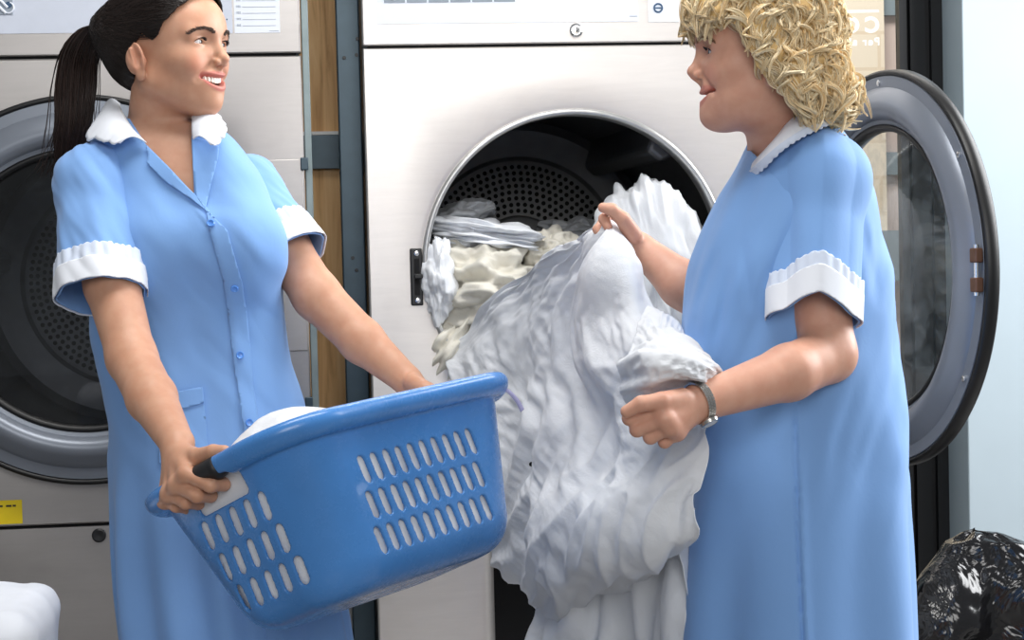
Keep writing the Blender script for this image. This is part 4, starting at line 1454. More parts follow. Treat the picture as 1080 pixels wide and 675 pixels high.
    mesh_obj('ponytail', sv, sf_, MT['hair_dark'], HO, color=np.repeat(np.array(cols), 80)[:, None] * V(.017, .0095, .0075))
    b = MB(); dd_ = C_[3] - C_[0]; b.rev([(.017, -.006), (.021, 0), (.017, .006), (.014, 0)], C_[2], dd_, 24, True); b.build('hair_tie', MT['rubber'], HO)
    return P


# ------------------------------------------------------------------ blonde on the right
def fair_woman():
    ph, pt = math.radians(-1), math.radians(1.5)
    f = (-HR * math.cos(ph) - HF * math.sin(ph)) * math.cos(pt) + UP * math.sin(pt)
    H = Head(f, UP - HR * .02, (748, 53), 2.78, 1, 1.0)
    D = 2.90
    foot = PD(845, 700, D); foot[2] = 0
    P = empty('person', foot, 'curly blonde woman in a blue uniform dress, pulling a white sheet from the dryer', 'person', 'two women in blue uniforms')
    rows = [(104, 812, 868, D, .05), (118, 806, 872, D, .07), (132, 799, 880, D, .10), (150, 790, 892, D, .135), (178, 777, 908, D, .160), (212, 758, 918, D, .172), (255, 737, 929, D, .178), (290, 726, 936, D, .176), (340, 721, 943, D, .166), (400, 725, 949, D, .170), (450, 727, 953, D, .178), (500, 726, 956, D, .188), (580, 720, 959, D, .2), (675, 714, 963, D, .208), (760, 710, 966, D, .212), (850, 706, 970, D, .215)]
    fn, lo, hi, par, zz = slices(rows, 2.2)
    F = Field()
    head_field(F, H, 1., .4, 1.)
    nb = PD(832, 160, D)
    F.cap(H.w(-.020, 0, -.045), nb, .055, .060, .025)
    fb, lb, hb, _, _ = slices(rows, 2.2, .012)
    F.add(fb, lb, hb, .02)
    G = PD
    sh, el, wr = G(861, 194, 2.82), G(874, 374, 2.725), G(736, 425, 2.585)
    F.chain([sh, G(861, 290, 2.765), el], [.046, .046, .038], .02)
    F.chain([el, G(832, 393, 2.665), wr], [.039, .039, .0255], .015)
    hand(F, wr, [G(695, 432, 2.545), G(701, 442, 2.538), G(707, 450, 2.545), G(714, 456, 2.56)],
         [[G(664, 441, 2.55), G(664, 437, 2.58), G(676, 434, 2.60)], [G(672, 453, 2.55), G(674, 450, 2.582), G(686, 445, 2.60)],
          [G(686, 461, 2.555), G(687, 458, 2.588), G(698, 453, 2.605)], [G(701, 466, 2.565), G(701, 463, 2.595), G(710, 457, 2.61)]],
         [G(719, 421, 2.562), G(698, 423, 2.538), G(676, 426, 2.527), G(661, 434, 2.530)])
    sh2, el2, wr2 = G(845, 190, 3.07), G(772, 336, 3.04), G(676, 262, 3.10)
    F.chain([sh2, el2], [.055, .040], .02)
    F.chain([el2, G(720, 300, 3.07), wr2], [.041, .038, .0245], .015)
    hand(F, wr2, [G(659, 236, 3.105), G(657, 243, 3.125), G(657, 250, 3.14), G(658, 257, 3.15)],
         [[G(642, 226, 3.095), G(637, 231, 3.07), G(641, 239, 3.06)], [G(636, 236, 3.12), G(631, 242, 3.09), G(637, 249, 3.08)],
          [G(632, 243, 3.14), G(628, 249, 3.115), G(634, 255, 3.10)], [G(634, 250, 3.155), G(630, 256, 3.13), G(636, 261, 3.12)]],
         [G(668, 248, 3.075), G(657, 231, 3.06), G(645, 221, 3.055), G(636, 219, 3.055)], s=.95)
    L = []; hipz = PD(845, 640, D)
    for dy in (-.09, .09):
        h = hipz + HF * dy; kn = h * 1; kn[2] = .45; an = h * 1; an[2] = .06; an = an + HR * .02
        L.append((h, kn, an, an - HR * .11 + V(0, 0, -.03)))
    legs(F, None, L, (.09, .058, .037))
    xs = axis(G(640, 440, 2.53)[0] - .03, hi[0] + .02, .0034, [(H.O[0] - .15, H.O[0] + .10, .0019), (G(650, 440, 2.55)[0] - .02, G(745, 440, 2.55)[0], .0024)])
    ys = axis(2.40, 3.24, .0034, [(H.O[1] - .11, H.O[1] + .11, .0021), (2.46, 2.6, .0026)])
    zs = axis(-.01, H.O[2] + .16, .0036, [(H.O[2] - .115, H.O[2] + .16, .0019), (G(700, 475, 2.55)[2], G(700, 405, 2.55)[2], .0024)])
    v, q = surface(F, xs, ys, zs)
    mesh_obj('body', v, q, MT['skin'], P, color=skin_colors(H, v, (.62, .33, .235), (.50, .18, .145), (.64, .26, .18), .4))
    head_extras(H, P, MT['brow_fair'], (.10, .16, .2), H.f, smile=.4)
    for l in L: shoe(P, l[2], l[3])

    # --- dress
    FD = Field(); FD.add(fn, lo, hi, .02)

    def folds(p, d):
        cx, cy, rx, ry = par(p[:, 2])
        z = p[:, 2]
        ang = np.arctan2(p[:, 1] - cy, p[:, 0] - cx)
        sk = sstep(PD(845, 400, D)[2], PD(845, 640, D)[2], z)
        d = d - sk * .009 * np.sin(ang * 7 + 2 + 1.6 * noise(np.stack([ang * 1.1, z * 1.7, 0 * z + 4], 1)))
        tor = sstep(.7, .9, z) * sstep(1.42, 1.22, z)
        q = np.stack([(p[:, 0] - .45 * z) * 15, p[:, 1] * 10, (z + .45 * p[:, 0]) * 3.4], 1)
        d = d - tor * .0075 * noise(q + 3) - tor * .003 * noise(q * 2.3 + 9)
        X, Y, _ = proj(p)
        near = p[:, 1] < cy
        xs_ = np.interp(Y, [420, 560, 680], [838, 842, 847])
        d = d + near * sstep(415, 450, Y) * .004 * np.exp(-((X - xs_) / 2.0) ** 2) - near * sstep(415, 450, Y) * .004 * sstep(0, 3, X - xs_) * sstep(14, 3, X - xs_)
        # pleats under the bust and behind the arm
        for x0, y0, x1, y1, a, w in ((757, 260, 733, 330, .006, 5), (785, 250, 790, 330, .005, 6), (770, 280, 752, 380, .006, 6), (905, 215, 928, 330, .004, 7)):
            t = np.clip(((X - x0) * (x1 - x0) + (Y - y0) * (y1 - y0)) / ((x1 - x0) ** 2 + (y1 - y0) ** 2), 0, 1)
            dd = np.hypot(X - x0 - t * (x1 - x0), Y - y0 - t * (y1 - y0))
            d = d + near * a * .8 * np.exp(-(dd / w) ** 2) * np.sin(np.clip(t, .0, 1.) * math.pi)
        return d
    FD.post = folds
    vd, qd = surface(FD, axis(lo[0], hi[0], .0045), axis(lo[1] - .02, hi[1], .0045), axis(lo[2] + .03, hi[2], .0045))
    hem = PD(845, 790, D)[2]
    ax_n = H.w(-.020, 0, -.045) - nb; ax_n /= np.linalg.norm(ax_n)
    w_ = vd - nb; dn = np.linalg.norm(w_ - np.outer(w_ @ ax_n, ax_n), axis=1)
    X, Y, _ = proj(vd)
    hole = np.where(vd[:, 2] > PD(820, 185, D)[2], .062 - dn, -1)
    hole = np.maximum(hole, poly_sd(X, Y, [(784, 90), (790, 158), (801, 168), (822, 150), (840, 118), (845, 90)]) * .0015)
    torso = clip(vd, qd, -hole); torso = clip(torso[0], torso[1], torso[0][:, 2] - hem)
    parts = [torso]; trim = []
    for (a, b, ra, rb, seed) in ((PD(862, 190, 2.795), PD(858, 338, 2.73), .070, .064, 0), (PD(846, 188, 3.05), PD(805, 290, 3.05), .062, .064, 5)):
        ax = (b - a) / np.linalg.norm(b - a)
        FS = Field(); FS.cap(a, b + ax * .06, ra, rb, .01); FS.ell(a, (ra * 1.1, ra * 1.02, ra), None, .03)

        def sf(p, d, a=a, ax=ax, seed=seed):
            t = (p - a) @ ax
            r = p - a - np.outer(t, ax); an = np.arctan2(r @ HF, r @ HR)
            d = d - sstep(0, .12, t) * .004 * noise(np.stack([an * 1.6 + seed, t * 5, np.sin(an) * 1.5], 1))
            if seed == 0:   # ironed crease down the outside of the sleeve
                da = np.abs(an + math.pi / 2 + .04)
                d = d - .013 * np.maximum(0, 1 - da / .75) * sstep(-.09, .0, t) + .004 * np.exp(-((da - .75) / .4) ** 2)
            return d
        FS.post = sf
        R_ = max(ra, rb) + .03
        l_, h_ = np.minimum(a, b) - R_ - .02, np.maximum(a, b) + R_ + .03
        v, q = surface(FS, axis(l_[0], h_[0], .0034), axis(l_[1], h_[1], .0034), axis(l_[2], h_[2], .0034))
        L_ = (b - a) @ ax; t0_ = (v - a) @ ax
        r = v - a - np.outer(t0_, ax); an = np.arctan2(r @ HF, r @ HR)
        t = t0_ + (.018 * np.maximum(0, 1 - np.abs(an + math.pi / 2 + .04) / .9) if seed == 0 else 0)
        parts.append(clip(v, q, L_ - t))
        nv = vnormals(v, q); sg = np.sign((r * nv).sum(1).mean())
        for off, ta, tb, nm in ((.0035, L_ - .040, L_ + .001, 'white'), (.0022, L_ - .058, L_ - .038, 'lace')):
            w = v + nv * sg * off
            lower = ta - (.003 * np.abs(np.sin(an * 19)) if nm == 'lace' else 0)
            if nm == 'lace': w = w + nv * sg * (.0012 * np.sin(an * 24))[:, None]
            trim.append((clip(w, q, np.minimum(t - lower, tb - t)), nm))
    vv, ff = join(*parts)
    DR = mesh_obj('dress', vv, ff, MT['dress'], P, solid=.0022)
    for (tv, tf), nm in trim:
        mesh_obj('cuff' if nm == 'white' else 'lace_edge', tv, tf, MT[nm], DR, solid=-.0016)

    def band(px_in, px_out, name, mat, amp=.04, fr=70, bul=.008):
        a = spline([PD(*q) for q in px_in], 90); b = spline([PD(*q) for q in px_out], 90)
        n = 14; g = []; u = np.linspace(0, 1, 90)
        for tt in np.linspace(0, 1, n):
            w = a + (b - a) * tt + (UP * .6 - HF * .6) * math.sin(tt * math.pi) * bul
            s_ = sstep(.6, 1, np.full(90, tt))
            w = w + (b - a) * (s_ * amp * np.abs(np.sin(u * fr)))[:, None] - HF * (s_ * .0012 * np.sin(u * fr * 1.3))[:, None]
            g.append(w)
        return mesh_obj(name, np.array(g).reshape(-1, 3), grid_faces(n, 90), mat, DR, solid=.0018)
    co = band([(795, 170, 2.835), (806, 158, 2.80), (820, 142, 2.785), (832, 126, 2.785), (842, 114, 2.80), (856, 108, 2.84)], [(788, 184, 2.825), (800, 173, 2.775), (822, 154, 2.74), (846, 138, 2.735), (866, 128, 2.75), (882, 120, 2.80)], 'collar', MT['white'])
    band([(788, 182, 2.822), (800, 171, 2.772), (821, 153, 2.738), (845, 137, 2.733), (865, 127, 2.748), (881, 119, 2.798)], [(791, 188, 2.82), (804, 178, 2.770), (825, 158, 2.735), (848, 143, 2.73), (870, 132.5, 2.745), (887, 124, 2.795)], 'lace_edge', MT['lace'], .25, 60, .002)
    band([(797, 170, 2.98), (804, 158, 2.985), (815, 142, 2.99), (830, 126, 2.99), (842, 116, 2.97)], [(786, 182, 3.0), (796, 166, 3.03), (812, 146, 3.06), (834, 130, 3.06), (862, 120, 3.04)], 'collar', MT['white'])
    # front lapel edge under the collar
    # wrist watch
    fa = (wr - G(832, 393, 2.665)); fa /= np.linalg.norm(fa)
    wc = wr - fa * .002
    wb = MB()
    t1 = np.cross(fa, UP); t1 /= np.linalg.norm(t1); t2 = np.cross(fa, t1)
    W = empty('wrist_watch', wc - np.array(P.location)); W.parent = P
    r0 = .0285
    for j in range(-1, 2):
        for i in range(40):
            an = (i + .5 * (j % 2)) / 40 * TAU
            n = t1 * math.cos(an) + t2 * math.sin(an); tg = -t1 * math.sin(an) + t2 * math.cos(an)
            c = wc + n * r0 + fa * j * .0042
            pts = [c + tg * a_ * .0021 + fa * b_ * .0019 + n * c_ * .0013 for a_ in (-1, 1) for b_ in (-1, 1) for c_ in (-1, 1)]
            wb.add(pts, [(0, 1, 3, 2), (4, 6, 7, 5), (0, 4, 5, 1), (2, 3, 7, 6), (0, 2, 6, 4), (1, 5, 7, 3)])
    wb.build('watch_bracelet', MT['watchsteel'], W, smooth=False)
    # case sits on the lower outer wrist
    n = (-CF * .45 - CU * .9 + CR * .15); n = n - fa * (n @ fa); n /= np.linalg.norm(n)
    b = MB(); b.rev([(1e-4, -.003), (.0125, -.003), (.0138, .0), (.0128, .0042), (.0108, .005), (.0100, .0042), (1e-4, .0042)], wc + n * (r0 + .001), n, 32)
    b.build('watch_case', MT['watchsteel'], W, smooth='auto')
    b = MB(); b.disc(wc + n * (r0 + .0052), n, .0099, .0006, 28); b.build('watch_dial', MT['watchface'], W, smooth='auto')

    # --- curly hair
    FH = Field()
    def EP(px, py, d, r, k=.03): FH.ell(PD(px, py, d), r, None, k)
    EP(808, 20, 2.82, (.094, .092, .084)); EP(772, 0, 2.815, (.055, .080, .050)); EP(848, 60, 2.82, (.052, .088, .062)); EP(866, 94, 2.815, (.038, .078, .038))
    EP(800, 40, 2.75, (.050, .040, .050)); EP(815, 66, 2.745, (.040, .036, .046)); EP(838, 92, 2.75, (.036, .036, .042)); EP(800, 40, 2.885, (.050, .040, .050)); EP(815, 66, 2.89, (.040, .036, .046)); EP(838, 92, 2.885, (.036, .036, .042))
    EP(744, 12, 2.80, (.026, .060, .028)); EP(880, 106, 2.81, (.020, .055, .020), .02); EP(838, 18, 2.82, (.062, .088, .062))
    FH.post = lambda p, d: d - .005 * noise(p * 38) - .003 * noise(p * 75 + 3)
    v, q = surface(FH, axis(PD(705, 0, 2.85)[0] - .02, PD(915, 0, 2.85)[0] + .02, .003), axis(2.60, 3.02, .003), axis(PD(800, 145, 2.85)[2], PD(800, -110, 2.85)[2], .003))
    # open the face: near and far cheeks stay bare
    l = H.loc(v)
    face = [(.2, -.2), (.2, .03), (.104, .031), (.086, .030), (.076, .046), (.046, .052), (.035, .036), (.031, .014), (.020, -.012), (-.003, -.036), (-.021, -.050), (-.036, -.063), (-.049, -.077), (-.05, -.2)]
    val = -poly_sd(l[:, 0], l[:, 2], face) - .004 * noise(v * 60)
    # the hollow between cap and skull does not matter: only the outside shows
    v, q = clip(v, q, val)
    base = np.tile(V(.66, .46, .21), (len(v), 1)) * (1 + .3 * noise(v * 45))[:, None]
    HO = mesh_obj('hair', v, q, MT['hair'], P, color=base, solid=.006)
    nr = vnormals(v, q)
    if (nr * (v - PD(815, 40, 2.86))).sum(1).mean() < 0: nr = -nr
    crown = PD(800, -75, 2.87)
    ps = []; rs = []; cols = []
    m = 22; t = np.linspace(0, 1, m)
    for layer, K in ((0, 1000), (1, 620)):
        for i in rng.choice(len(v), K):
            p = v[i]; n = nr[i]
            x, y, _ = proj(p)
            dr = p - crown; dr = dr - n * (dr @ n); dr /= np.linalg.norm(dr) + 1e-9
            side = np.cross(n, dr)
            dr = dr + side * rng.normal() * (.25 if layer == 0 else .5) - UP * .25; dr = dr - n * (dr @ n) * .8; dr /= np.linalg.norm(dr)
            side = np.cross(n, dr)
            bang = x < 775 and y < 60
            if layer == 0: Ln = rng.uniform(.045, .075); amp = rng.uniform(.004, .008); tw = rng.uniform(.8, 1.5); ns, spread = 12, .0030
            else: Ln = rng.uniform(.022, .050); amp = rng.uniform(.0085, .0145); tw = rng.uniform(.6, 1.15); ns, spread = 14, .0022
            tw *= rng.choice([-1, 1]); p0 = rng.uniform(0, TAU)
            if bang: amp *= .7; tw *= .7
            cur = p[None] + dr * (t - .35)[:, None] * Ln - n * (.004 + .024 * (t - .35) ** 2)[:, None] - UP * (.010 * t ** 2)[:, None]
            am = amp * np.minimum(1, t * 2.5 + .25)
            an = p0 + t * tw * TAU
            h = cur + side * (am * np.cos(an))[:, None] + n * (am * (.75 * np.sin(an) + .75))[:, None]
            tone = rng.uniform(.82, 1.18) * (1 + .3 * sstep(820, 890, x))  # light from the right put into the colour: curls paler that way
            for k in range(ns):
                o = side * rng.normal() * spread + n * rng.normal() * spread * .5
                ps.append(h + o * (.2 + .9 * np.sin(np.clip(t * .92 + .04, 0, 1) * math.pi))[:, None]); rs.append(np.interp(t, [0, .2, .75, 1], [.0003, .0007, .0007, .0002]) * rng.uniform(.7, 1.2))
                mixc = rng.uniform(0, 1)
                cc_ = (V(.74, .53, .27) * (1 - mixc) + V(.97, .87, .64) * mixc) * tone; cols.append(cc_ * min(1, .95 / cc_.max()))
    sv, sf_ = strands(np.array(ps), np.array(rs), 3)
    # strands that would cross the open face are dropped
    mm = 22 * 3
    lv = H.loc(sv.reshape(-1, mm, 3)); inside = poly_sd(lv[..., 0], lv[..., 2], face).max(1) > .009
    keep = ~inside
    fk = sf_.reshape(len(ps), -1, 4)[keep].reshape(-1, 4)
    cv = np.repeat(np.minimum(np.array(cols), .95), mm, axis=0)
    u_, inv = np.unique(fk, return_inverse=True)
    mesh_obj('curls', sv[u_], inv.reshape(-1, 4), MT['hair'], HO, color=cv[u_])
    return P
# ================================================================== basket, linen, bag
def thing_mats():
    m = M('blue plastic'); c = m.coords(); b = np.array(lin('#4685cb'))
    m.color(m.ramp(m.noise(c, 9, 4), [(.3, list(b * .92)), (.7, list(b * 1.08))]))
    rr = m.node('ShaderNodeMapRange', {'Value': m.noise(c, 40, 5, .7), 1: .3, 2: .7, 3: .25, 4: .29}); m.l.new(rr.outputs[0], m.b.inputs['Roughness'])
    m.set(Coat_Weight=.1); m.bump(m.noise(c, 500, 2), .03, .0006); MT['basket'] = m.m
    MT['grip'] = plain('black soft grip', '#131418', .5)
    MT['white_plastic'] = plain('white plastic', '#e0e3ea', .35, 0, .02)
    MT['lavender'] = plain('lavender ribbon', '#b9b6de', .6)

    def linen(name, col, s=1., trans=.15):
        m = M(name); c = m.coords(); b = np.array(lin(col))
        m.color(m.ramp(m.noise(c, 5, 3), [(.3, list(b * .96)), (.7, list(np.minimum(1, b * 1.03)))]))
        m.set(Roughness=.8, Sheen_Weight=.15, Specular_IOR_Level=.2)
        n1 = m.node('ShaderNodeTexNoise', {'Vector': c, 'Scale': 13., 'Detail': 6., 'Roughness': .55, 'Distortion': .9})
        vo = m.node('ShaderNodeTexVoronoi', {'Vector': m.node('ShaderNodeVectorMath', {0: c, 1: n1.outputs['Color']}, operation='ADD').outputs[0], 'Scale': 17.}, feature='DISTANCE_TO_EDGE')
        b0 = m.bump(n1.outputs['Fac'], .12 * s, .014)
        sm = m.node('ShaderNodeMapRange', {'Value': vo.outputs['Distance'], 1: 0., 2: .25, 3: 0., 4: 1.})
        m.bump(sm.outputs[0], .16 * s, .004, b0)
        if trans:
            tl = m.node('ShaderNodeBsdfTranslucent', {'Color': (*b, 1)})
            mx = m.node('ShaderNodeMixShader', {0: trans, 1: m.b.outputs[0], 2: tl.outputs[0]})
            m.l.new(mx.outputs[0], m.out.inputs['Surface'])
        return m.m
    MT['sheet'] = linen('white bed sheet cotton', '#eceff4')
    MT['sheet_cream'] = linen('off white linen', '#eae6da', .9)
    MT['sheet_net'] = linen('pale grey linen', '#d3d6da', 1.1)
    m = M('black bin liner'); c = m.coords()
    m.set(Base_Color=(.006, .006, .007, 1), Roughness=.16, Specular_IOR_Level=.6)
    n1 = m.noise(c, 7, 3, .45, 2.2); n2 = m.noise(c, 26, 3, .5, 1.5)
    b0 = m.bump(n1, .35, .04); m.bump(n2, .08, .006, b0); MT['bag'] = m.m
    MT['pink'] = plain('pink cloth', '#d9a8c4', .7)


thing_mats()


def basket():
    K = .9
    L, W, H, tap = .564 * K, .3812 * K, .272 * K, .1967
    ls, ws, zt, zb = .1302 * K, .0721 * K, -.0938 * K, -.2043 * K
    a, b, c = .7876, -.068, -.4046
    ca, sa, cb, sb, cc, sc = math.cos(a), math.sin(a), math.cos(b), math.sin(b), math.cos(c), math.sin(c)
    Rm = np.array([[ca, -sa, 0], [sa, ca, 0], [0, 0, 1]]) @ np.array([[cb, 0, sb], [0, 1, 0], [-sb, 0, cb]]) @ np.array([[1, 0, 0], [0, cc, -sc], [0, sc, cc]])
    T = PD(349.15, 461.35, 3.1561 * K)
    toW = lambda v: v @ Rm.T + T
    rc = .10 * K

    def rr(p, off=0.):
        z = np.clip(p[:, 2], -H, .02)
        hx, hy = L / 2 + z * tap + off, W / 2 + z * tap + off
        r = rc + off
        qx, qy = np.abs(p[:, 0]) - hx + r, np.abs(p[:, 1]) - hy + r
        return np.hypot(np.maximum(qx, 0), np.maximum(qy, 0)) + np.minimum(np.maximum(qx, qy), 0) - r

    def smax(x, y, k):
        h = np.clip(k - np.abs(x - y), 0, None) / k
        return np.maximum(x, y) + h * h * k / 4
    t = .0050

    def shell(p):
        out = smax(rr(p), -(p[:, 2] + H), .05)
        inn = smax(rr(p, -t), -(p[:, 2] + H - t), .05)
        return np.maximum(np.maximum(out, -inn), p[:, 2])
    F = Field(); big = V(L, W, H) * .62
    F.add(shell, V(-L * .6, -W * .6, -H - .02), V(L * .6, W * .6, .02), .003)

    def lip(p):
        d = rr(p); z = p[:, 2]
        e = np.sqrt(((d - .008) / .0165) ** 2 + ((z + .011) / .0170) ** 2)
        e2 = np.sqrt(((d - .0118) / .0105) ** 2 + ((z + .0215) / .0155) ** 2)
        a_ = (e - 1) * .0135; b_ = (e2 - 1) * .0125
        return a_
    F.add(lip, V(-L * .6 - .03, -W * .6 - .03, -.04), V(L * .6 + .03, W * .6 + .03, .02), .004)
    sw, sl = .0076, .0120
    for r in range(3):
        z = zt + (zb - zt) * r / 2
        for sd in (-1, 1):
            for i in range(10):
                x = (-1 + 2 * i / 9) * ls; y = sd * (W / 2 + z * tap)
                F.add(slot(V(x, y, z), 1, sw, sl), V(x - .01, y - .015, z - .025), V(x + .01, y + .015, z + .025), .0015, True)
            for i in range(5):
                y = (-1 + 2 * i / 4) * ws; x = sd * (L / 2 + z * tap)
                F.add(slot(V(x, y, z), 0, sw * 1.12, sl), V(x - .015, y - .01, z - .025), V(x + .015, y + .01, z + .025), .0015, True)
    for sd in (-1, 1):
        def hole(p, sd=sd):
            q = np.stack([np.abs(p[:, 1]) - .046, np.abs(p[:, 2] + .040) - .010], 1)
            d2 = np.hypot(np.maximum(q[:, 0], 0), np.maximum(q[:, 1], 0)) + np.minimum(q.max(1), 0) - .009
            return np.maximum(d2, np.abs(p[:, 0] - sd * L / 2) - .03)
        F.add(hole, V(sd * L / 2 - .03, -.07, -.07), V(sd * L / 2 + .03, .07, -.01), .002, True)
    # shallow moulded line framing each slotted field
    ax = axis(-L / 2 - .035, L / 2 + .035, .0023), axis(-W / 2 - .035, W / 2 + .035, .0023), axis(-H - .01, .015, .0023)
    v, q = surface(F, *ax)
    B = empty('laundry_basket', T, 'blue plastic laundry basket with slotted sides, carried by the brunette woman', 'laundry basket')
    mesh_obj('tub', toW(v), q, MT['basket'], B)
    for sd in (-1, 1):
        FG = Field()
        x = sd * (L / 2 + .008)
        FG.add(lambda p, x=x: smax((np.sqrt(((p[:, 0] - x) / .0195) ** 2 + ((p[:, 2] + .010) / .0165) ** 2) - 1) * .0165, np.abs(p[:, 1]) - .044, .012), V(x - .03, -.06, -.04), V(x + .03, .06, .02), .002)
        for i in range(8):
            y = -.035 + i * .01
            FG.cap(V(x + sd * .019, y, -.024), V(x + sd * .008, y, -.031), .0016, None, .001, True)
        v, q = surface(FG, axis(x - .03, x + .03, .0022), axis(-.06, .06, .0022), axis(-.04, .02, .0022))
        mesh_obj('handle_grip', toW(v), q, MT['grip'], B)
    # linen packed inside
    def fill(p):
        top = -.018 + .072 * np.exp(-(((p[:, 0] + .10) / .12) ** 2 + ((p[:, 1] + .01) / .11) ** 2)) - .05 * sstep(.02, .2, p[:, 0])
        d = np.maximum(smax(rr(p, -.0058), -(p[:, 2] + H - .012), .04), (p[:, 2] - top) * .8)
        return d + .0035 * (1 - crumple(p, 9., 3, 4.)) - .001
    FL = Field(); FL.add(fill, V(-L / 2, -W / 2, -H), V(L / 2, W / 2, .05), .002)
    v, q = surface(FL, axis(-L / 2, L / 2, .004), axis(-W / 2, W / 2, .004), axis(-H, .06, .004))
    tag(mesh_obj('crumpled_linen', toW(v), q, MT['sheet']), 'white crumpled linen filling the blue laundry basket', 'linen')
    # thin lavender strip hanging off the far corner of the basket
    pts = spline([PD(507, 402, 2.93), PD(520, 405, 2.92), PD(535, 412, 2.915), PD(545, 422, 2.92), PD(551, 433, 2.925)], 30)
    w = np.interp(np.linspace(0, 1, 30), [0, 1], [.0022, .0038])[:, None] * (CR * .75 + CU * .65)
    g = np.concatenate([pts - w, pts, pts + w]).reshape(3, 30, 3).reshape(-1, 3)
    tag(mesh_obj('ribbon', g, grid_faces(3, 30), MT['lavender'], solid=.001), 'thin lavender ribbon trailing over the right corner of the blue basket', 'ribbon')
    return T, Rm


def slot(c, axis_, w, hl):
    o = 1 - axis_

    def fn(p):
        q = p - c
        z = np.maximum(np.abs(q[:, 2]) - hl, 0)
        return np.maximum(np.hypot(q[:, o] + (.24 if axis_ else .20) * q[:, 2], z) - w, np.abs(q[:, axis_]) - .012)
    return fn


DM_X, DM_Y = [2.9, 3.12, 3.45, 3.97, 4.4], [2.5, 2.66, 3.09, 3.97, 4.4]


def net(rows, nr, nc, dmap=True):
    A = np.array(rows, float)
    S = spline(A, nr); S = np.swapaxes(spline(np.swapaxes(S, 0, 1), nc), 0, 1)
    x, y, d = S[..., 0], S[..., 1], S[..., 2]
    if dmap: d = np.interp(d, DM_X, DM_Y)
    return CP + d[..., None] * (CF + ((x - 540) / FPX)[..., None] * CR - ((y - 337.5) / FPX)[..., None] * CU)


def gnormal(g):
    n = np.cross(np.gradient(g, axis=1), np.gradient(g, axis=0))
    return n / (np.linalg.norm(n, axis=2)[..., None] + 1e-9)


def buckle(G, gu=1.10, gv=1.04, iters=220, keep=.012, bend=.35, seed=0., amp=.004, fr=9., pin=None, passes=1):
    """lets slack cloth crease by itself: edges want to be longer than the surface they start on"""
    X = G.copy(); nr, nc, _ = X.shape
    n = gnormal(G)
    X = X + n * (amp * (noise(G * fr + seed) + .6 * noise(G * fr * 2.3 + seed + 5)))[..., None]
    X0 = X.copy()

    def ln(a, b): return np.linalg.norm(G[a] - G[b], axis=-1)
    S = []

    un = .5 + 1.3 * noise(G * 5.3 + seed * 1.7 + 3); vn = .5 + 1.3 * noise(G * 5.3 + seed * 2.3 + 31)
    fu = 1 + (gu - 1) * np.clip(un, 0, 1.4); fv = 1 + (gv - 1) * np.clip(vn, 0, 1.4)

    def addset(di, dj, g, w, lo=None):
        # colour the pairs so that no two of a group share a vertex
        st_i, st_j = abs(di), abs(dj)
        for ph in (0, 1):
            I = np.arange(0, nr - di) ; J = np.arange(max(0, -dj), nc - max(0, dj))
            if di: I = I[(I // di) % 2 == ph]
            else: J = J[((J - J[0]) // dj) % 2 == ph]
            a = np.ix_(I, J); b = np.ix_(I + di, J + dj)
            S.append((a, b, ln(a, b) * (fu if g == 'u' else fv if g == 'v' else (fu + fv) / 2)[a] * (lo or 1), w, lo))
    addset(0, 1, 'u', .9); addset(1, 0, 'v', .9)
    addset(1, 1, 'd', .3); addset(1, -1, 'd', .3)
    addset(0, 2, 'u', bend, .99); addset(2, 0, 'v', bend, .99)
    if bend > .2: addset(0, 3, 'u', bend * .4, .96); addset(3, 0, 'v', bend * .4, .96)
    for it in range(iters):
        for a, b, L, w, lo in S:
            d = X[b] - X[a]; l = np.linalg.norm(d, axis=-1)
            c = (d * ((l - L) / (l + 1e-9) * .5 * w)[..., None])
            X[a] += c; X[b] -= c
        X += keep * (X0 - X)
        if pin is not None: X += pin[..., None] * (G - X)
    # one light smoothing pass
    for _ in range(passes):
        Y = X.copy()
        Y[1:-1, 1:-1] = X[1:-1, 1:-1] * .5 + .125 * (X[2:, 1:-1] + X[:-2, 1:-1] + X[1:-1, 2:] + X[1:-1, :-2])
        X = Y
    return X


def wrinkle(G, levels, seed=0., pin=None):
    nr, nc, _ = G.shape
    for k, (n, gu, gv, it, bend, amp, fr) in enumerate(levels):
        a = max(12, int(nr / n)); b = max(12, int(nc / n))
        ii = np.linspace(0, nr - 1, a); jj = np.linspace(0, nc - 1, b)
        i0 = np.round(ii).astype(int); j0 = np.round(jj).astype(int)
        sub = G[np.ix_(i0, j0)]
        D = buckle(sub, gu, gv, it, .010, bend, seed + 3.7 * k, amp, fr, None if pin is None else pin[np.ix_(i0, j0)], 0) - sub
        D = np.swapaxes(spline(np.swapaxes(spline(D, nr), 0, 1), nc), 0, 1)
        G = G + D
    return G


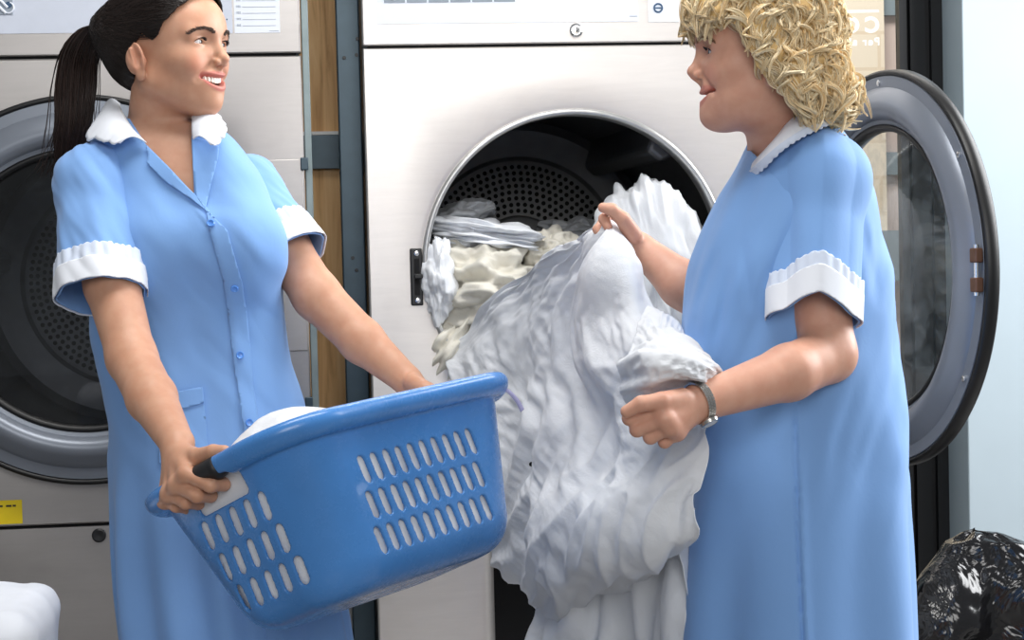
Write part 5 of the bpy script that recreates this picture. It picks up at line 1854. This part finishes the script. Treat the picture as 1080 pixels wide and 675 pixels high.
def held_sheet():
    rows = [
        [(627, 240, 3.47), (630, 236, 3.46), (635, 233, 3.45), (640, 231, 3.44), (645, 232, 3.44), (650, 236, 3.44), (654, 243, 3.44)],
        [(588, 264, 3.62), (602, 258, 3.56), (616, 255, 3.5), (632, 252, 3.44), (645, 252, 3.42), (657, 256, 3.42), (668, 264, 3.43)],
        [(524, 312, 3.85), (552, 298, 3.75), (585, 292, 3.62), (615, 290, 3.5), (640, 290, 3.42), (662, 294, 3.39), (681, 302, 3.40)],
        [(484, 366, 3.97), (520, 348, 3.85), (560, 340, 3.7), (602, 336, 3.55), (636, 336, 3.45), (666, 338, 3.37), (695, 340, 3.36)],
        [(477, 395, 3.93), (518, 395, 3.82), (560, 392, 3.68), (605, 388, 3.53), (640, 386, 3.42), (672, 384, 3.30), (703, 380, 3.24)],
        [(495, 450, 3.85), (530, 445, 3.75), (568, 442, 3.6), (612, 440, 3.48), (648, 440, 3.38), (684, 436, 3.24), (735, 432, 3.16)],
        [(505, 510, 3.8), (540, 505, 3.68), (575, 503, 3.55), (615, 502, 3.42), (655, 500, 3.3), (697, 486, 3.17), (745, 470, 3.12)],
        [(513, 560, 3.78), (545, 558, 3.62), (580, 556, 3.46), (620, 553, 3.32), (660, 545, 3.22), (700, 530, 3.14), (738, 515, 3.10)],
        [(522, 590, 3.75), (552, 600, 3.6), (585, 607, 3.42), (622, 602, 3.30), (662, 597, 3.22), (702, 580, 3.14), (732, 552, 3.10)],
        [(535, 606, 3.78), (562, 632, 3.66), (592, 646, 3.50), (626, 622, 3.40), (664, 608, 3.36), (698, 590, 3.30), (724, 568, 3.24)],
        [(550, 610, 3.86), (575, 632, 3.76), (600, 636, 3.62), (632, 612, 3.52), (668, 598, 3.46), (698, 580, 3.40), (720, 560, 3.34)],
    ]
    nr, nc = 230, 190
    g = net(rows, nr, nc)
    n = gnormal(g); n = n * -np.sign((n @ CF).mean())
    v_, u_ = np.meshgrid(np.linspace(0, 1, nr), np.linspace(0, 1, nc), indexing='ij')
    Z = 0 * u_
    # folds radiating from the raised hand; the strong one falls straight from it
    w = u_ * 5.5 + .7 * noise(np.stack([u_ * 3, v_ * 2.5, Z + 2], -1))
    fold = .011 * sstep(.02, .25, v_) * sstep(.66, .40, v_) * noise(np.stack([w, v_ * 1.2, Z + 8], -1))
    fl = u_ - (.58 - .05 * v_)
    fold = fold + .034 * sstep(.03, .2, v_) * sstep(.50, .38, v_) * (sstep(-.03, .02, fl) * sstep(.42, .06, fl))
    # broad diagonal billows lower down, running from the lower hand to the left hem
    lo_ = sstep(.42, .62, v_)
    dq = np.stack([(u_ * .8 + v_ * 1.0) * 6.5, (v_ - .7 * u_) * 2.2, Z + 3], -1)
    fold = fold + lo_ * (.020 * noise(dq) + .008 * ridge(dq * 1.7 + 2))
    belly = np.exp(-(((u_ - .62) / .3) ** 2 + ((v_ - .72) / .10) ** 2))
    fold = fold + .035 * belly
    g = g + n * fold[..., None]
    pin = .35 * sstep(.07, .0, v_)
    g = wrinkle(g, [(8, 1.036, 1.022, 140, .08, .008, 5.), (3.5, 1.020, 1.020, 90, .05, .002, 12.), (1.5, 1.018, 1.018, 50, .03, .0008, 30.)], 2., pin)
    parts = [(g.reshape(-1, 3), grid_faces(nr, nc))]
    # roll of cloth bunched above the lower hand, wrapped over the wrist
    rows2 = [[(684, 322, 3.36), (700, 330, 3.33), (714, 340, 3.30), (722, 352, 3.28), (728, 362, 3.27)],
             [(668, 356, 3.24), (692, 351, 3.16), (716, 356, 3.14), (738, 370, 3.15), (748, 382, 3.18)],
             [(656, 382, 3.17), (684, 366, 3.05), (718, 367, 3.02), (748, 382, 3.05), (760, 394, 3.13)],
             [(653, 404, 3.15), (680, 388, 3.00), (716, 383, 2.965), (746, 390, 3.00), (761, 400, 3.12)],
             [(657, 420, 3.16), (681, 411, 3.01), (712, 404, 2.975), (742, 404, 3.01), (757, 406, 3.14)],
             [(668, 424, 3.20), (690, 418, 3.10), (714, 411, 3.08), (738, 409, 3.10), (750, 408, 3.18)]]
    g2 = net(rows2, 120, 130)
    n2 = gnormal(g2); n2 = n2 * -np.sign((n2 @ CF).mean())
    v2, u2 = np.meshgrid(np.linspace(0, 1, 120), np.linspace(0, 1, 130), indexing='ij')
    q = np.stack([v2 * 6 - u2 * 1.5, u2 * 1.1, 0 * u2 + 3], -1)
    g2 = g2 + n2 * (.009 * noise(q) * sstep(0, .1, v2) * sstep(1, .9, v2))[..., None]
    g2 = wrinkle(g2, [(5, 1.02, 1.07, 120, .10, .004, 9.), (1.6, 1.015, 1.03, 50, .05, .001, 28.)], 7.)
    parts.append((g2.reshape(-1, 3), grid_faces(120, 130)))
    # lower fall of the sheet down to the floor
    rows3 = [[(580, 612, 3.62), (612, 588, 3.45), (648, 575, 3.4), (682, 566, 3.36), (712, 552, 3.30), (727, 535, 3.24)],
             [(564, 648, 3.62), (604, 640, 3.47), (643, 632, 3.42), (680, 624, 3.36), (708, 616, 3.30), (724, 606, 3.24)],
             [(550, 690, 3.62), (600, 695, 3.48), (642, 695, 3.43), (680, 695, 3.37), (706, 692, 3.31), (722, 690, 3.24)],
             [(548, 800, 3.62), (598, 800, 3.5), (642, 800, 3.45), (680, 800, 3.4), (706, 800, 3.33), (722, 800, 3.24)],
             [(552, 1010, 3.62), (600, 1010, 3.55), (642, 1010, 3.5), (680, 1010, 3.45), (706, 1010, 3.38), (722, 1010, 3.3)]]
    g3 = net(rows3, 150, 130); n3 = gnormal(g3); n3 = n3 * -np.sign((n3 @ CF).mean())
    v_, u_ = np.meshgrid(np.linspace(0, 1, 150), np.linspace(0, 1, 130), indexing='ij')
    f3 = .040 * noise(np.stack([u_ * 8 + .6 * noise(np.stack([u_ * 3, v_ * 4, 0 * u_], -1)), v_ * 1.3, 0 * u_ + 5], -1))
    g3 = g3 + n3 * f3[..., None]
    g3 = wrinkle(g3, [(4, 1.06, 1.02, 120, .12, .006, 7.), (1.6, 1.02, 1.02, 50, .05, .001, 24.)], 4.)
    g3[..., 2] = np.maximum(g3[..., 2], .004)
    parts.append((g3.reshape(-1, 3), grid_faces(150, 130)))
    v, f = join(*parts)
    o = mesh_obj('bed_sheet', v, f, MT['sheet'], None, solid=.0012)
    tag(o, 'large white bed sheet pulled out of the dryer and gathered in the blonde woman\'s hands', 'sheet')
    # dark eyelet in the sheet
    gv = g.reshape(-1, 3); x, y, d = proj(gv); i = np.argmin(np.hypot(x - 561, y - 490)); p = gv[i] - CF * .004
    b = MB(); b.disc(p, -CF, .0042, .002, 20); b.build('eyelet', MT['gap'], o)


def heap(px, py, d, r, rot=0., gu=1.12, gv=1.08, seed=0., n=90, low=.25, lf=5., bend=.3, over=1.35, dirn=(1, 1)):
    """a soft heap of cloth: a dome of slack fabric, edges tucked away behind"""
    a = np.linspace(-1, 1, n)
    B_, A_ = np.meshgrid(a, a, indexing='ij')
    x = A_ * np.sqrt(1 - B_ ** 2 / 2); y = B_ * np.sqrt(1 - A_ ** 2 / 2)
    rad = np.hypot(x, y); t = rad * over * math.pi / 2
    s_ = np.where(rad > 1e-6, np.sin(t) / np.maximum(rad, 1e-6), over * math.pi / 2)
    X = x * s_; Y = y * s_; Z = np.cos(t)
    ca, sa = math.cos(math.radians(rot)), math.sin(math.radians(rot))
    lo = np.stack([X * r[0], -Y * r[2], Z * r[1]], -1)
    qq = np.stack([X * lf * .5 * dirn[0], Y * lf * .5 * dirn[1], Z * lf * .3 + seed], -1)
    sc = 1 + low * noise(qq) + .25 * low * (ridge(qq * 1.7 + seed) - .3)
    lo = lo * sc[..., None]
    xx = lo[..., 0] * ca - lo[..., 1] * sa; yy = lo[..., 0] * sa + lo[..., 1] * ca
    c = PD(px, py, d)
    G = c + xx[..., None] * CR + yy[..., None] * CU - lo[..., 2][..., None] * CF
    G = wrinkle(G, [(4.5, 1 + (gu - 1) * 1.3, 1 + (gv - 1) * 1.3, 120, .12, .010, 9.), (1.8, 1 + (gu - 1) * .5, 1 + (gv - 1) * .5, 50, .1, .002, 22.)], seed)
    return G.reshape(-1, 3), grid_faces(n, n)


def drum_linen():
    g = 'white linen in the open drum'
    def put(vf, mat, label):
        tag(mesh_obj('crumpled_linen', vf[0], vf[1], MT[mat], solid=.002), label, 'linen', g)
    S = 2000 / 4.1
    w = lambda px: px / S
    put(heap(688, 284, 4.10, (w(58), .17, w(96)), 10, 1.06, 1.02, 1.5, 120, .13, 6., dirn=(1.7, .5)), 'sheet', 'tall bunched white sheet in the drum behind the blonde woman\'s raised hand')
    put(heap(505, 304, 4.12, (w(56), .15, w(55)), 0, 1.08, 1.10, 8., 110, .35, 5., dirn=(.8, 1.8)), 'sheet_cream', 'large cream white bundle of linen at the left of the open drum')
    put(heap(463, 297, 3.99, (w(17), .06, w(44)), 0, 1.06, 1.06, 3.), 'sheet', 'white bulge of linen pressed against the left rim of the drum opening')
    put(heap(505, 250, 4.14, (w(62), .13, w(18)), -7, 1.08, 1.10, 12., 90, .3, 5., dirn=(.5, 2.)), 'sheet', 'rolled white sheet lying across the top of the left bundle')
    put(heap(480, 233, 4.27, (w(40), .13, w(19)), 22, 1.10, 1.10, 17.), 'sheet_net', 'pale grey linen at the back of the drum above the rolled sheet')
    put(heap(580, 270, 4.20, (w(36), .12, w(26)), 14, 1.10, 1.12, 21.), 'sheet_cream', 'small cream white fold of linen in the middle of the drum')
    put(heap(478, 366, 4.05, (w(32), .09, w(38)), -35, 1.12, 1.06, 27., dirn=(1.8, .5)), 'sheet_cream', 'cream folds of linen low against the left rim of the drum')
    put(heap(606, 246, 4.47, (w(40), .12, w(17)), 0, 1.1, 1.1, 31.), 'sheet_net', 'pale grey linen deep at the back of the drum')
    put(heap(604, 360, 4.30, (w(112), .18, w(64)), 0, 1.12, 1.1, 37.), 'sheet', 'heap of white linen on the drum floor behind the hanging sheet')


def bag():
    nr, nc = 150, 220
    c = PD(1064, 640, 3.9)
    top = PD(1035, 557, 3.9)[2]
    t = np.linspace(0, 1, nr)[:, None]; a = np.linspace(0, TAU, nc)[None, :] + math.radians(100)
    # sagging sack: slumped peak to the left of the middle, widest near the floor
    prof = np.interp(t, [0, .06, .14, .3, .5, .75, .93, 1], [.004, .03, .07, .125, .18, .225, .215, .15])
    zz = np.interp(t, [0, .06, .14, .3, .5, .75, .93, 1], [1, .985, .95, .82, .6, .28, .03, .0])
    lean = -.065 * (1 - t) ** 1.5
    rad = prof * (1 + .14 * np.cos(2 * a + .6) + .07 * np.cos(3 * a + 2) * (1 - t))
    G = np.stack([c[0] + lean + rad * np.cos(a), c[1] + rad * np.sin(a) * .9 + 0 * t, top * zz + 0 * a], -1)
    G = G + .02 * np.stack([noise(G * 6 + 3), noise(G * 6 + 13), .4 * noise(G * 6 + 29)], -1)
    pin = np.zeros((nr, nc)); pin[:, 0] = pin[:, -1] = 1
    G = wrinkle(G, [(9, 1.14, 1.08, 160, .05, .012, 6.), (3.5, 1.03, 1.03, 90, .06, .002, 14.)], 5., pin)
    G[..., 2] = np.maximum(G[..., 2], .004)
    B = mesh_obj('rubbish_bag', G.reshape(-1, 3), grid_faces(nr, nc), MT['bag'], solid=.0008)
    tag(B, 'glossy black plastic rubbish bag at the right edge below the pale blue wall', 'bag')


def white_tub():
    # pale rounded tub of linen at the lower left edge, close to the lens
    d = 2.75
    T = PD(-10, 690, d); T[2] = 0
    P = empty('linen_bin', T, 'white rounded linen bin at the lower left corner in front of the shut dryer', 'bin')
    zt = PD(20, 628, d)[2]; xr = PD(57, 690, d)[0]; x0 = PD(-110, 640, d)[0]
    cx = (xr + x0) / 2; hx = (xr - x0) / 2; hy = .16

    def body(p):
        hz = zt / 2
        t = (p[:, 2] - zt) * .10
        rx = hx + t * .9; ry = hy + t * .9
        q = np.stack([np.abs(p[:, 0] - cx) - rx + .05, np.abs(p[:, 1] - T[1]) - ry + .05, np.abs(p[:, 2] - hz) - hz + .05], 1)
        return np.linalg.norm(np.maximum(q, 0), axis=1) + np.minimum(q.max(1), 0) - .05
    F = Field(); F.add(body, V(x0 - .05, T[1] - .25, 0), V(xr + .08, T[1] + .25, zt + .02), .005)
    F.post = lambda p, dd: dd - sstep(zt - .22, zt - .05, p[:, 2]) * .006 * noise(p * 9) - .0025 * crumple(p, 12., 2, 3.) * sstep(zt - .25, zt - .1, p[:, 2])
    v, q = surface(F, axis(x0 - .05, xr + .08, .006), axis(T[1] - .26, T[1] + .26, .006), axis(-.01, zt + .03, .006))
    top = v[:, 2] - (zt - .30)
    mesh_obj('liner', *clip(v, q, top), MT['white'], P)
    v2, q2 = clip(v, q, -top); mesh_obj('bin_body', v2, q2, MT['white_plastic'], P)
make_camera(); build_room(); lights()
dark_woman(); fair_woman()
basket(); held_sheet(); drum_linen(); bag(); white_tub()
